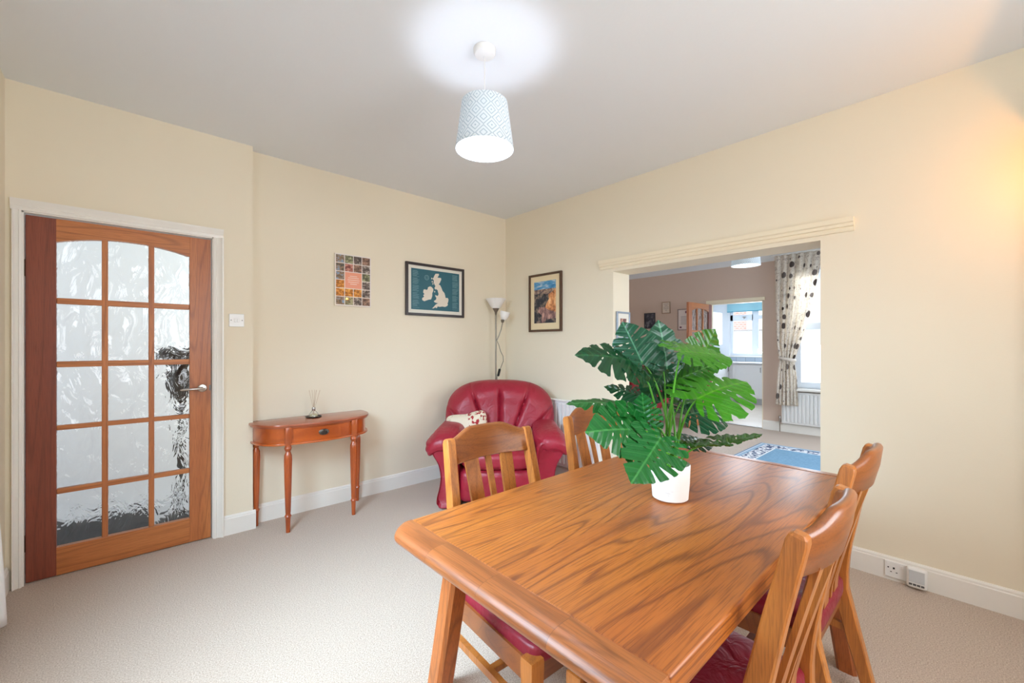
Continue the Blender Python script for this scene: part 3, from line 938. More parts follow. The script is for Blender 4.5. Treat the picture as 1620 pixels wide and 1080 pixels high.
M_shade = shademat()
M_bulb = emis('cool_bulb', (224, 234, 255), 165)
M_bulb2 = emis('cool_bulb_far', (235, 242, 255), 50)
def pendant(label, loc, top, bot, h, zb, bulb, zc=2.68):
    p = thing('pendant_lamp', label, 'lamp', loc, 0)
    zt = zb + h
    m = MB(); m.lathe([(0, zc), (.052, zc), (.052, zc - .02), (.046, zc - .028), (.012, zc - .034), (0, zc - .034)], 32); m.out('ceiling_rose', M_plastic, p, True)
    m = MB(); m.tube([(0, 0, zc - .03), (0, 0, zt - .02)], .003, 8); m.out('cord', M_plastic, p, True)
    m = MB(); m.lathe([(0, zt - .01), (.018, zt - .012), (.02, zt - .07), (0, zt - .07)], 16)
    for k in range(3):
        a = k * 2 * PI / 3; m.tube([(0, 0, zt - .02), (top * math.cos(a), top * math.sin(a), zt - .004)], .0015, 6)
    m.out('lamp_holder', M_plastic, p, True)
    m = MB(); rings = [(bot, zb), (bot - (bot - top) * .5, zb + h * .5), (top, zt), (top - .002, zt), (bot - (bot - top) * .5 - .002, zb + h * .5), (bot - .002, zb), (bot, zb)]
    m.lathe(rings, 64); m.out('lamp_shade', M_shade, p, True)
    m = MB(); m.blob((0, 0, zt - .098), (.03, .03, .042), 1, 1, None, 20, 14); m.out('bulb', bulb, p, True)
    return p
pendant('white pendant lamp with lattice-patterned shade over the carpet in the nearer room', (1.25, 1.56, 0), .108, .138, .22, 2.205, M_bulb)
pendant('white pendant lamp glimpsed beneath the lintel in the far room', (5.3, 1.79, 0), .135, .152, .22, 2.205, M_bulb2)

# warm floor lamp just beyond the right of the photograph
t = thing('floor_lamp', 'warm lit floor lamp near the right wall, outside the photo', 'lamp', (2.82, -.34, 0))
m = MB(); m.lathe([(0, 0), (.12, 0), (.12, .015), (.02, .03), (.011, .05), (.011, 1.98), (0, 1.98)], 24); m.out('pole', M_chrome, t, True)
# metal reflector behind the bulb, its rim lying in the plane of the ceiling shadow
nrm_ = Vector((.0261, -.1334, .0713)).normalized()
rot = nrm_.to_track_quat('Z', 'Y').to_matrix()
m = MB(); m.lathe([(.0, .12), (.06, .11), (.12, .06), (.15, .0), (.153, .0), (.123, .062), (.062, .115), (0, .125)], 32, (0, 0, 2.09), rot=rot); m.out('lamp_shade', plain('bronze_reflector', (120, 90, 60), .5, .3), t, True)
m = MB(); m.blob((0, 0, 2.09), (.011, .011, .011), 1, 1, None, 16, 10); m.out('bulb', emis('warm_bulb', (255, 174, 74), 1250), t, True)

# ------------------------------------------------------------------ twin uplighter floor lamp in the corner
t = thing('floor_lamp', 'slim steel floor lamp with two white glass shades standing behind the red armchair', 'lamp', (2.85, 3.37, 0))
fr = plain('frosted_white_glass', (248, 246, 242), .35, var=.01)
m = MB(); m.lathe([(0, 0), (.11, 0), (.11, .012), (.02, .025), (0, .025)], 24); m.out('base', M_steel, t, True)
m = MB(); m.tube([(0, 0, .02), (0, 0, 1.66)], .0072, 12); m.lathe([(.009, 1.60), (.014, 1.63), (.034, 1.665), (.036, 1.672), (0, 1.672)], 20); m.out('pole', M_steel, t, True)
m = MB(); m.lathe([(.034, 1.668), (.05, 1.68), (.085, 1.735), (.108, 1.768), (.105, 1.768), (.082, 1.735), (.047, 1.685), (0, 1.68)], 32); m.out('lamp_shade', fr, t, True)
rx = Vector((.738, -.674, 0))
pts = [Vector((0, 0, 1.33)) + rx * a + Vector((0, 0, b)) for a, b in ((.006, 0), (.03, .05), (.055, .12), (.07, .19))]
m = MB(); m.tube(pts, .005, 10); m.lathe([(.012, 0), (.02, .03), (.0, .03)], 16, tuple(pts[-1])); m.out('reading_arm', M_steel, t, True)
q = pts[-1] + Vector((0, 0, .03)) + rx * .008
rot = Matrix.Rotation(R(14), 3, Vector((.674, .738, 0)))
m = MB(); m.lathe([(.018, 0), (.034, .012), (.048, .05), (.052, .085), (.049, .085), (.044, .05), (.03, .016), (0, .012)], 24, tuple(q), rot=rot); m.out('lamp_shade', fr, t, True)
cpts = [rx * a + Vector((0, 0, z)) for a, z in ((.012, 1.33), (.03, 1.29), (.05, 1.22), (.075, 1.17), (.078, 1.12), (.055, 1.06), (.03, 1.00), (.012, .95), (.014, .8), (.018, .6))]
cc = [Vector(p) for p in cpts]
m = MB(); m.tube(cc, .0028, 8); m.out('cable', M_dark, t, True)
m = MB(); m.box(-.011, .011, -.011, .011, -.04, .04, .006, mat=Matrix.Translation(rx * .032 + Vector((0, 0, 1.0)))@ Matrix.Rotation(R(14), 4, Vector((.674, .738, 0)))); m.out('switch', M_dark, t, True)

# ------------------------------------------------------------------ radiators
def radiator(label, loc, rz, wdt, z0, z1, fl_=.046, valve=True, end_x=None):
    """front faces local -y, x along"""
    r = thing('radiator', label, 'radiator', loc, rz)
    n = int(wdt / fl_)
    pts = []
    for i in range(n):
        x = i * wdt / n; w_ = wdt / n
        pts += [(x, -.054), (x + w_ * .30, -.054), (x + w_ * .42, -.074), (x + w_ * .88, -.074)]
    pts += [(wdt, -.058), (wdt, -.03), (0, -.03)]
    m = MB(); m.prism(pts, z1 - z0 - .06, 'z', z0 + .03); m.box(0, wdt, -.062, -.028, z0, z0 + .035, .004); m.box(0, wdt, -.062, -.028, z1 - .035, z1 - .004, .004)
    m.out('front_panel', M_plastic, r)
    m = MB(); m.box(0, wdt, -.075, -.012, z1 - .006, z1 + .004, .002)
    for k in range(int(wdt / .02)): m.box(.01 + k * .02, .014 + k * .02, -.066, -.02, z1 + .003, z1 + .006)
    m.out('top_grille', M_plastic, r)
    for x in (-.004, wdt - .004):
        m = MB(); m.box(x, x + .008, -.074, -.012, z0 + .01, z1, .002); m.out('side_cover', M_plastic, r)
    for s, x in ((-1, -.035), (1, wdt + .035)):
        m = MB(); m.tube([(x, -.045, .0), (x, -.045, z0 + .03)], .007); m.tube([(x, -.045, z0 + .035), (x - s * .04, -.045, z0 + .035)], .009); m.lathe([(.0, z0 + .01), (.013, z0 + .01), (.015, z0 + .05), (.016, z0 + .09), (.01, z0 + .1), (0, z0 + .1)], 14, (x, -.045, 0)); m.out('valve', M_chrome, r, True)
    return r
radiator('white panel radiator under the mountain picture, between the red armchair and the opening', (3.108, 2.22, 0), R(-90), -.0 + .01, 0, 0) if False else None
# local +x maps to world +Y when rz=+90 and front (-y) faces +X; rotate -90 so the front faces -X
radiator('white panel radiator on the cream wall behind the dining chair and red armchair', (3.105, 2.93, 0), R(-90), .72, .14, .762)
radiator('white panel radiator under the far window below the patterned curtain', (7.235, 1.925, 0), R(-90), 1.05, .135, .60)

# ------------------------------------------------------------------ armchair
def armchair(label, loc, rz, group=None, cushion=True):
    a = thing('armchair', label, 'armchair', loc, rz, group)
    # back : fan of pleats. local -y is the front
    def fb(p, q):
        x, y, z = q
        # fan outline
        if y < .02:
            ang = math.atan2(x, z + .42)
            ang2 = ang / 1.0
            k = abs(math.sin(ang2 * 8.6))
            depthf = min(1, max(0, (z + .42) / .30))
            cap = min(1, max(0, (.30 - math.hypot(x * .62, max(0, z))) / .08))
            y += .055 * (1 - k) ** 5 * depthf * (.45 + .55 * cap)
            y -= .035 * math.exp(-((math.hypot(x * .60, max(z, 0)) - .27) / .09) ** 2) * (1 if z > -.15 else .4)
        y += (z + .35) * .20
        return Vector((x * (1 - .10 * max(0, -z) / .35), y, z))
    m = MB(); m.blob((0, .17, .60), (.505, .155, .355), .70, .72, fb, 280, 130); m.out('backrest', M_leather, a, True, 80)
    # arms : padded top that bulges at the front, flared side panel
    for s in (-1, 1):
        def fa(p, q, s=s):
            x, y, z = q
            fr_ = max(0, -y / .34)
            x = x * (1 + .22 * fr_) + s * .03 * fr_
            z = z * (1 + .10 * fr_) - .02 * fr_ * fr_ - (.045 if x * s > .06 else 0) * min(1, max(0, (x * s - .06) / .06))
            if p.y < -.3:
                an = math.atan2(z, x); z += .004 * math.sin(an * 22) * fr_; x += .004 * math.cos(an * 22) * fr_
            return Vector((x, y, z))
        m = MB(); m.blob((s * .42, -.10, .530), (.130, .36, .092), .75, .62, fa, 64, 40); m.out('arm_pad', M_leather, a, True, 80)
        prof = [(.315, .03), (.335, .0), (.435, -.0), (.472, .03), (.475, .09), (.455, .17), (.445, .26), (.465, .36), (.515, .45), (.50, .50), (.40, .53), (.32, .50), (.31, .30)]
        rings = []
        for (y, k, dz) in ((-.425, .86, .01), (-.445, .95, .004), (-.44, 1, 0), (-.2, 1, 0), (.1, .97, 0), (.30, .93, 0)):
            cxp = .40
            rings.append([(s * (cxp + (u - cxp) * k), y + (.02 if i in (8, 9) else 0), max(.015, .27 + (v - .27) * (k if k < 1 else 1))) for i, (u, v) in enumerate(catmull(prof + [prof[0]], 3)[:-1])])
        m = MB(); m.loft(rings); m.out('side_panel', M_leather, a, True, 50)
    def fs(p, q):
        x, y, z = q
        if z > 0: z += .010 * math.sin(y * 30) * max(0, 1 - abs(x) / .3) * (y < -.1)
        if y < -.15 and abs(z) < .09:
            y += .010 * (1 - abs(math.sin(x * 24))) ** 2
        return Vector((x, y, z - .02 * abs(x)))
    m = MB(); m.blob((0, -.15, .375), (.315, .30, .095), .6, .55, fs, 72, 40); m.out('seat_cushion', M_leather, a, True, 80)
    def ff(p, q):
        return Vector((q.x, q.y + .012 * (1 - abs(math.sin(q.x * 14))) ** 3 * (q.y < 0), q.z))
    m = MB(); m.blob((0, -.10, .165), (.33, .32, .14), .3, .3, ff, 60, 30); m.out('base', M_leather, a, True, 70)
    for sx in (-.38, .38):
        for sy in (-.36, .24):
            m = MB(); m.lathe([(0, 0), (.022, 0), (.025, .03), (0, .03)], 14, (sx, sy, 0)); m.out('foot', M_dark, a, True)
    return a
ac = armchair('red leather armchair with pleated fan back in the corner beside the radiator', (2.437, 2.835, 0), R(-42.4), 'red leather armchairs')
ac2 = copy_tree(ac); ac2['label'] = 'dark red leather armchair in the far room, mostly hidden behind the plant'
ac2.location = (6.05, 3.78, 0); ac2.rotation_euler = (0, 0, R(-60))
# scatter cushion
def cushmat():
    n = N('leafy_cushion_fabric'); v = n.coord('Object', (1, 1, 1))
    vo = n.n('ShaderNodeTexVoronoi', {'Vector': v, 'Scale': 14.0, 'Randomness': .8}).outputs['Distance']
    ring = n.ramp(vo, (.28, (0, 0, 0, 1)), (.33, (1, 1, 1, 1)), (.38, (0, 0, 0, 1)))
    nz = n.noise(v, 7, 2)
    r2 = n.math('MULTIPLY', n.math('GREATER_THAN', n.noise(v, 36, 1), .56), n.math('GREATER_THAN', n.n('ShaderNodeSeparateXYZ', {0: v}).outputs[0], .02))
    c = n.mix(n.math('MULTIPLY', ring, .6), lin((226, 212, 190)), lin((176, 166, 136)))
    c = n.mix(r2, c, lin((160, 40, 46)))
    n.set(Base_Color=c, Roughness=.9); n.bump(n.noise(v, 300, 2), .2, .002); return n.m
cu = thing('cushion', 'cream cushion with a red leaf pattern on the seat of the red armchair', 'cushion', (0, 0, 0))
def fcu(p, q):
    k = 1 - .12 * (1 - abs(p.x)) * abs(p.z) - .12 * (1 - abs(p.z)) * abs(p.x)
    return Vector((q.x * k, q.y * (1.15 - max(abs(p.x), abs(p.z)) ** 4 * .85), q.z * k))
m = MB(); m.blob((0, 0, 0), (.19, .07, .19), .35, .35, fcu, 48, 32); cm = m.out('cushion_cover', cushmat(), cu, True, 80)
bw = Matrix.Rotation(R(-42.4), 4, 'Z')
cu.matrix_world = Matrix.Translation(Vector((2.437, 2.835, 0)) + bw @ Vector((-.27, -.03, .515))) @ bw @ Matrix.Rotation(R(-20), 4, 'X') @ Matrix.Rotation(R(-10), 4, 'Y')

# ------------------------------------------------------------------ console table
ct = thing('console_table', 'reddish bow-fronted console table with one drawer and fluted legs', 'table', (1.05, 3.47, 0))
def front(x, grow=0):
    """bow front y at x (local, wall at 0.02): straight-ended half-round ends, bowed centre"""
    return 0
def outline(g=0.0, n=20):
    # left quarter curve, bowed centre, right quarter curve (local; y negative to the room)
    P = [(-.39 - g, .018), (-.395 - g, -.03)]
    for i in range(1, 9):
        a = i / 8 * PI / 2
        P.append((-.235 - (.16 + g) * math.cos(a), -.05 - (.235 + g) * math.sin(a)))
    for i in range(1, n):
        u = -1 + 2 * i / n
        P.append((u * .235, -.285 - g - .035 * (1 - u * u)))
    P += [(-x, y) for x, y in P[:10][::-1]]
    return P
m = MB(); m.prism(outline(.022), .018, 'z', .724, .005); m.prism(outline(.014), .008, 'z', .716); m.out('top', M_consoletop, ct, True, 30)
m = MB(); m.prism(outline(-.004), .105, 'z', .612); m.out('apron', M_console, ct, True, 30)
m = MB(); m.prism(outline(.014), .014, 'z', .598, .004); m.out('lower_moulding', M_console, ct, True, 30)
# drawer front
P = [(u * .192, -.284 - .035 * (1 - (u * .192 / .235) ** 2)) for u in [-1 + 2 * i / 14 for i in range(15)]]
P2 = [(x, y + .012) for x, y in P[::-1]]
m = MB(); m.prism(P + P2, .084, 'z', .622); dw = m.out('drawer', M_console, ct, True, 30)
rot = Matrix.Rotation(R(90), 3, 'X')
m = MB()
rings = []
for k, o in ((0.2, .004), (.9, .004), (1, .002), (1, 0)):
    rings.append([(.036 * k * math.cos(a), -.318 - o, .664 + .022 * k * math.sin(a)) for a in [2 * PI * i / 28 for i in range(28)]])
m.loft(rings); m.tube([(.027 * math.cos(a), -.324 - .006 * math.sin(-a), .664 + .018 * math.sin(a)) for a in [PI + PI * i / 12 for i in range(13)]], .0025, 8)
m.out('drawer_pull', M_brass, dw, True)
for (x, y) in ((-.227, -.287), (.227, -.287), (-.365, -.02), (.365, -.02)):
    m = MB()
    m.box(x - .021, x + .021, y - .018, y + .018, .598, .722, .003)
    m.lathe([(0, .0), (.013, 0), (.016, .09), (.018, .105), (.022, .112), (.018, .12), (.0155, .128), (.017, .14), (.0225, .35), (.0255, .50), (.024, .53), (.018, .545), (.015, .555), (.02, .565), (.024, .578), (.02, .59), (.02, .60), (0, .60)], 36, (x, y, 0), flute=(9, .135, .535, .10))
    m.out('leg', M_consolez, ct, True, 30)
# reed diffuser on a dark tray
m = MB(); m.lathe([(0, 0), (.05, 0), (.058, .008), (.055, .010), (.048, .004), (0, .004)], 32)
o = tag(m.out('diffuser_tray', plain('slate_tray', (40, 42, 42), .4), None, True), 'round black dish under the reed diffuser on the console table', 'tray'); o.location = (1.045, 3.36, .7425)
t = thing('reed_diffuser', 'small glass reed diffuser with pale sticks on the console table', 'diffuser', (1.045, 3.36, .7470))
m = MB(); m.lathe([(0, 0), (.030, 0), (.034, .006), (.032, .022), (.018, .040), (.011, .046), (.010, .07), (.008, .07), (.009, .046), (.015, .038), (.028, .022), (.029, .006), (0, .004)], 28); m.out('bottle', M_glass, t, True)
m = MB(); m.lathe([(0, .005), (.027, .006), (.027, .016), (0, .016)], 24); m.out('oil', plain('scented_oil', (232, 224, 180), .2), t, True)
m = MB(); m.lathe([(.0115, .046), (.0125, .048), (.0125, .066), (.0115, .069)], 20); m.out('collar', M_chrome, t, True)
ms = plain('pale_reed', (206, 180, 150), .8)
for i in range(7):
    a = i * 2.4; rr = (.02, .034, .045)[i % 3]
    m = MB(); m.tube([(-.006 * math.cos(a), -.006 * math.sin(a), .017), (rr * math.cos(a), rr * math.sin(a), .20)], .0013, 6); m.out('reed', ms, t)

# ------------------------------------------------------------------ pictures
def frame_box(m, ax, x0, x1, z0, z1, wd, y0, y1, bev=.002):
    m.box(x0, x0 + wd, y0, y1, z0, z1, bev); m.box(x1 - wd, x1, y0, y1, z0, z1, bev)
    m.box(x0 + wd, x1 - wd, y0, y1, z0, z0 + wd, bev); m.box(x0 + wd, x1 - wd, y0, y1, z1 - wd, z1, bev)
def poly(m, pts, y, th=.0008):
    m.prism(pts, th, 'y', y)
# framed map (local: x right, z up, -y towards the room)
mp = thing('framed_map', 'dark-framed teal map of Britain and Ireland on the left wall', 'picture', (2.206, 3.508, 1.806))
M_teal = plain('teal_print', (38, 98, 112), .5, var=.05)
M_mount = plain('white_mount', (232, 228, 216), .7, var=.01)
m = MB(); frame_box(m, 'y', -.325, .325, -.245, .245, .024, -.022, 0); m.out('frame', plain('dark_brown_frame', (52, 44, 46), .4), mp)
m = MB(); m.box(-.305, .305, -.010, -.002, -.225, .225); m.out('mount', M_mount, mp)
m = MB(); m.box(-.268, .268, -.0115, -.010, -.188, .192); m.out('print', M_teal, mp)
GB = [(-0.009, 0.165), (0.027, 0.169), (0.031, 0.157), (0.013, 0.13), (0.053, 0.13), (0.056, 0.116), (0.038, 0.079), (0.027, 0.066), (0.045, 0.058), (0.06, 0.031), (0.071, 0.007), (0.093, -0.013), (0.101, -0.037), (0.105, -0.059), (0.131, -0.057), (0.14, -0.072), (0.135, -0.098), (0.127, -0.111), (0.133, -0.124), (0.123, -0.137), (0.101, -0.147), (0.067, -0.145), (0.038, -0.15), (0.016, -0.147), (0.005, -0.165), (-0.013, -0.158), (-0.03, -0.169), (-0.047, -0.17), (-0.027, -0.153), (-0.009, -0.133), (0.009, -0.122), (0.024, -0.118), (0.002, -0.114), (-0.02, -0.109), (-0.027, -0.097), (-0.005, -0.086), (0.002, -0.067), (-0.013, -0.046), (-0.009, -0.04), (0.016, -0.047), (0.027, -0.028), (0.02, -0.01), (0.016, 0.009), (0.002, 0.017), (-0.013, 0.014), (-0.02, 0.027), (-0.009, 0.047), (-0.02, 0.061), (-0.03, 0.079), (-0.027, 0.098), (-0.041, 0.115), (-0.03, 0.125), (-0.023, 0.141)]
IR = [(-0.091, 0.027), (-0.07, 0.038), (-0.052, 0.034), (-0.034, 0.017), (-0.034, -0.002), (-0.045, -0.024), (-0.045, -0.052), (-0.052, -0.071), (-0.059, -0.085), (-0.084, -0.089), (-0.112, -0.1), (-0.132, -0.107), (-0.153, -0.097), (-0.153, -0.079), (-0.132, -0.065), (-0.143, -0.051), (-0.129, -0.04), (-0.143, -0.026), (-0.139, 0.001), (-0.125, 0.005), (-0.105, 0.001), (-0.094, 0.011)]
M_land = plain('map_land', (226, 216, 200), .7, var=.02)
m = MB(); poly(m, GB, -.0125, .001)
for x, z in ((-.05, .115), (-.045, .085), (-.038, .065), (-.018, -.008)): m.box(x - .005, x + .005, -.0125, -.0115, z - .007, z + .007)
m.out('britain_landmass', M_land, mp)
m = MB(); poly(m, IR, -.0125, .001); m.out('ireland_landmass', M_land, mp)
M_text = plain('faint_print_text', (120, 160, 166), .7)
rnd = random.Random(3)
for col_x in (-.255, .185):
    m = MB()
    for i in range(46):
        if i % 9 == 8: continue
        z = .17 - i * .0076
        m.box(col_x, col_x + rnd.uniform(.045, .072), -.0122, -.0115, z, z + .0028)
    m.out('place_name_text', M_text, mp)
m = MB()
for a, b in ((.020, .024), (.010, .012)):
    m.lathe([(a, 0), (b, 0), (b, .001), (a, .001), (a, 0)], 32, (-.105, -.0115, .118), rot=Matrix.Rotation(R(90), 3, 'X'))
m.out('compass_emblem', M_text, mp, True)
# photo collage
cl = thing('photo_collage', 'small photo collage canvas with a peach centre square, left of the map', 'picture', (1.40, 3.508, 1.821))
m = MB(); m.box(-.151, .151, -.018, 0, -.213, .213, .002); m.out('canvas', plain('collage_white', (238, 230, 222), .35, var=.01, coat=.3), cl)
def photomat(i, a, b, c):
    n = N('photo_print_%s' % i); v = n.coord('Object', (1, 1, 1.3))
    nz = n.noise(v, 34, 3, .7)
    n.set(Base_Color=n.ramp(nz, (.33, lin(a)), (.5, lin(b)), (.66, lin(c))), Roughness=.3, Coat_Weight=.3); return n.m
PM = [photomat('harbour', (70, 74, 70), (150, 120, 90), (130, 170, 200)), photomat('brown', (70, 50, 44), (130, 100, 84), (190, 150, 130)), photomat('green', (60, 60, 44), (120, 120, 90), (190, 190, 150)),
      photomat('red', (90, 50, 46), (150, 80, 70), (220, 160, 140)), photomat('grey', (50, 44, 44), (110, 96, 90), (200, 190, 180)), photomat('sunset', (120, 80, 20), (200, 120, 40), (250, 190, 90))]
seq = [0, 1, 2, 3, 4, 4, 1, 2, 4, 5, 5, None, None, 5, 5, None, None, 5, 5, 5, 1, 3, 3, 5, 0, 1]
for r_ in range(6):
    for c_ in range(4):
        if r_ in (2, 3) and c_ in (1, 2): continue
        x0 = -.143 + c_ * .0725; z1 = .203 - r_ * .0685
        m = MB(); m.box(x0, x0 + .0665, -.0188, -.018, z1 - .063, z1)
        m.out('photo', PM[(r_ * 5 + c_ * 2 + (r_ > 2) * 5 + r_ * c_) % 5 if r_ not in (3, 4) else 5 - (c_ == 3)], cl)
m = MB(); m.box(-.143 + .0725, -.143 + .0725 * 2 + .0665, -.0188, -.018, .203 - .0685 * 3 - .063, .203 - .0685 * 2); m.out('title_square', plain('peach_print', (240, 160, 130), .4, var=.02), cl)
m = MB()
for z, hw in ((.035, .03), (.02, .045), (.003, .05), (-.014, .045), (-.03, .028)): m.box(-hw + .0, hw, -.0194, -.0188, z - .003, z + .003)
m.out('title_text', plain('pale_title_text', (250, 214, 196), .5), cl)
# canyon picture on the right wall : local x along world -Y (viewer's right), built facing -y then rotated
cp = thing('framed_picture', 'brown-framed tall canyon landscape photo on the cream wall right of the corner', 'picture', (3.108, 2.902, 1.712), R(-90))
m = MB(); frame_box(m, 'y', -.222, .222, -.292, .292, .022, -.024, 0, .003); m.out('frame', plain('walnut_frame', (88, 62, 44), .4), cp)
m = MB(); m.box(-.204, .204, -.010, -.002, -.274, .274); m.out('mount', plain('cream_mount', (238, 218, 178), .7, var=.01), cp)
def cloudy(name, a, b, c, sc=12, st=(1, 1, 1)):
    n = N(name); v = n.coord('Object', st); nz = n.noise(v, sc, 4, .65)
    n.set(Base_Color=n.ramp(nz, (.34, lin(a)), (.5, lin(b)), (.64, lin(c))), Roughness=.5); return n.m
x0, x1, z0, z1 = -.150, .145, -.205, .215
m = MB(); m.box(x0, x1, -.0112, -.010, z0, z1); m.out('canyon_photo', cloudy('canyon_shadow_rock', (24, 26, 36), (60, 60, 66), (150, 130, 112), 18), cp)
m = MB(); m.box(x0, x1, -.0122, -.0112, .135, z1); m.out('sky_band', cloudy('painted_sky', (50, 120, 176), (84, 156, 200), (210, 220, 224), 7, (1, 1, 4)), cp)
m = MB(); poly(m, [(x0, .135), (x1, .135), (x1, .10), (.02, .08), (-.05, .10), (x0, .085)], -.0126, .0012); m.out('mesa_band', cloudy('painted_mesa', (60, 56, 70), (120, 100, 96), (200, 170, 140), 22), cp)
m = MB(); poly(m, [(x1, .13), (x1, -.10), (.06, -.08), (.0, -.05), (.03, .0), (.055, .03), (.05, .08), (.10, .10)], -.0130, .0012); m.out('sunlit_cliff', cloudy('painted_cliff', (130, 76, 50), (224, 150, 96), (250, 206, 150), 22, (1, 1, .6)), cp)
m = MB(); poly(m, [(-.08, -.04), (.0, -.05), (.06, -.08), (x1, -.10), (x1, -.16), (.02, -.17), (-.02, z0 + .004), (-.06, z0 + .004), (-.04, -.13), (-.09, -.09)], -.0130, .0012); m.out('rock_slope', cloudy('painted_slope', (84, 62, 70), (164, 124, 116), (226, 180, 160), 24, (1, 1, .5)), cp)
# far-room pictures
def small(label, y, z, w_, h_, fmat, imat, kind='picture', nm='framed_picture'):
    p = thing(nm, label, kind, (7.238, y, z), R(-90))
    m = MB(); frame_box(m, 'y', -w_ / 2, w_ / 2, -h_ / 2, h_ / 2, .016, -.018, 0); m.out('frame', fmat, p)
    m = MB(); m.box(-w_ / 2 + .01, w_ / 2 - .01, -.010, -.002, -h_ / 2 + .01, h_ / 2 - .01); m.out('print', imat, p)
    return p
small('dark portrait photo in a dark frame on the far room wall', 4.10, 1.74, .22, .29, plain('charcoal_frame', (46, 44, 50), .4), cloudy('dark_photo_print', (20, 20, 26), (50, 50, 64), (130, 130, 136), 9))
M_paper = plain('certificate_paper', (226, 212, 196), .7, var=.03)
p = small('small pale framed certificate high on the far room wall', 3.775, 1.965, .165, .215, plain('pale_wood_frame', (176, 150, 126), .5), M_paper, 'certificate', 'framed_certificate')
m = MB()
for i, hw in enumerate((.045, .03, .05, .05, .02)): m.box(-hw, hw, -.0112, -.010, .06 - i * .028, .066 - i * .028)
m.out('certificate_text', plain('grey_print', (130, 120, 120), .7), p)
p = small('pale framed document beside the open kitchen door in the far room', 3.45, 1.735, .22, .375, plain('silver_grey_frame', (160, 140, 132), .5), plain('document_paper', (232, 220, 214), .7, var=.02), 'certificate', 'framed_certificate')
m = MB()
for i in range(7): m.box(-.05, .05, -.0112, -.010, .05 - i * .022, .056 - i * .022)
m.out('certificate_text', plain('grey_print_lines', (130, 118, 124), .7), p)
m = MB(); m.box(.03, .07, -.0112, -.010, .11, .15); m.box(-.07, -.035, -.0112, -.010, -.15, -.12); m.out('crest_mark', plain('purple_grey_mark', (120, 70, 90), .7), p)
# picture hung on the jamb of the opening (faces -Y)
p = thing('framed_picture', 'silver-framed photo hung on the inner side of the opening, above the plant leaves', 'picture', (3.262, 2.107, 1.46))
m = MB(); frame_box(m, 'y', -.115, .09, -.12, .12, .016, -.016, 0); m.out('frame', plain('silver_frame', (150, 160, 172), .35, .3), p)
m = MB(); m.box(-.10, .075, -.009, -.002, -.105, .105); m.out('mount', M_mount, p)
m = MB(); m.box(-.06, .035, -.0102, -.009, -.07, .06); m.out('print', cloudy('wedding_photo', (60, 40, 36), (130, 70, 60), (210, 170, 140), 30), p)

# ------------------------------------------------------------------ switch, sockets
t = thing('light_switch', 'white double light switch on the wall between the glazed door and the alcove', 'switch', (.561, 3.42, 1.455))
m = MB(); m.box(-.044, .044, -.010, 0, -.044, .044, .003); m.out('face_plate', M_plastic, t)
for x in (-.009, .009):
    m = MB(); m.box(x - .007, x + .007, -.0145, -.010, -.013, .013, .002); m.out('rocker', M_plastic, t)
m = MB()
for x in (-.032, .032): m.lathe([(0, 0), (.0035, 0), (.0035, .001), (0, .001)], 12, (x, -.0100, 0), rot=Matrix.Rotation(R(90), 3, 'X'))
m.out('screw', M_brass, t)
t = thing('wall_socket', 'white double socket on the skirting board of the right wall', 'socket', (3.094, .262, .062), R(-90))
m = MB(); m.box(-.073, .073, -.009, 0, -.043, .043, .003); m.out('face_plate', M_plastic, t)
m = MB()
for cx_ in (-.036,):
    m.box(cx_ - .004, cx_ + .004, -.0095, -.0088, .004, .014); m.box(cx_ - .015, cx_ - .008, -.0095, -.0088, -.014, -.010); m.box(cx_ + .008, cx_ + .015, -.0095, -.0088, -.014, -.010)
m.box(-.062, -.056, -.0095, -.0088, .006, .012)
m.out('socket_holes', M_dark, t)
m = MB()
for x in (-.058, -.004): m.box(x - .006, x + .006, -.012, -.009, .016, .034, .001)
m.out('rocker', M_plastic, t)
t = thing('plug_in_timer', 'white plug-in unit with small dark buttons pushed into the right half of the socket', 'timer', (3.084, .205, .062), R(-90))
m = MB(); m.box(-.040, .040, -.040, 0, -.050, .056, .014, 4); m.out('body', M_plastic, t, True)
m = MB(); m.box(-.030, .030, -.0415, -.040, -.018, .044, .0006); m.out('screen_panel', plain('pale_grey_panel', (206, 210, 212), .3), t)
for k in range(4):
    m = MB(); m.box(-.030 + k * .0155, -.030 + k * .0155 + .0125, -.0425, -.040, -.034, -.024, .001); m.out('button', plain('grey_button', (96, 98, 98), .5), t)

# ------------------------------------------------------------------ curtains
def curtmat():
    n = N('blob_patterned_curtain')
    uv = n.n('ShaderNodeUVMap').outputs[0]
    v = n.n('ShaderNodeMapping', {0: uv, 3: (5.4, 6.8, 1)}).outputs[0]
    vo = n.n('ShaderNodeTexVoronoi', {'Vector': v, 'Scale': 1.0, 'Randomness': .75}, voronoi_dimensions='2D')
    d = vo.outputs['Distance']; rc = n.n('ShaderNodeSeparateXYZ', {0: vo.outputs['Color']}).outputs
    big = n.math('MULTIPLY', n.math('LESS_THAN', d, n.math('MULTIPLY', rc[1], .34)), n.math('GREATER_THAN', rc[0], .25))
    tw = n.noise(v, 2.2, 2); tl = n.ramp(n.math('ABSOLUTE', n.math('SUBTRACT', tw, .5)), (0, (1, 1, 1, 1)), (.012, (1, 1, 1, 1)), (.02, (0, 0, 0, 1)))
    c = n.mix(n.math('MULTIPLY', tl, .5), lin((246, 240, 230)), lin((160, 142, 130)))
    blob = n.mix(rc[2], lin((84, 70, 66)), lin((150, 140, 134)))
    c = n.mix(big, c, blob)
    n.set(Base_Color=c, Roughness=.9)
    tr = n.n('ShaderNodeBsdfTranslucent', {0: c})
    mx = n.n('ShaderNodeMixShader', {0: .5, 1: n.b.outputs[0], 2: tr.outputs[0]})
    out = [x for x in n.t.nodes if x.type == 'OUTPUT_MATERIAL'][0]
    n.t.links.new(mx.outputs[0], out.inputs[0]); return n.m
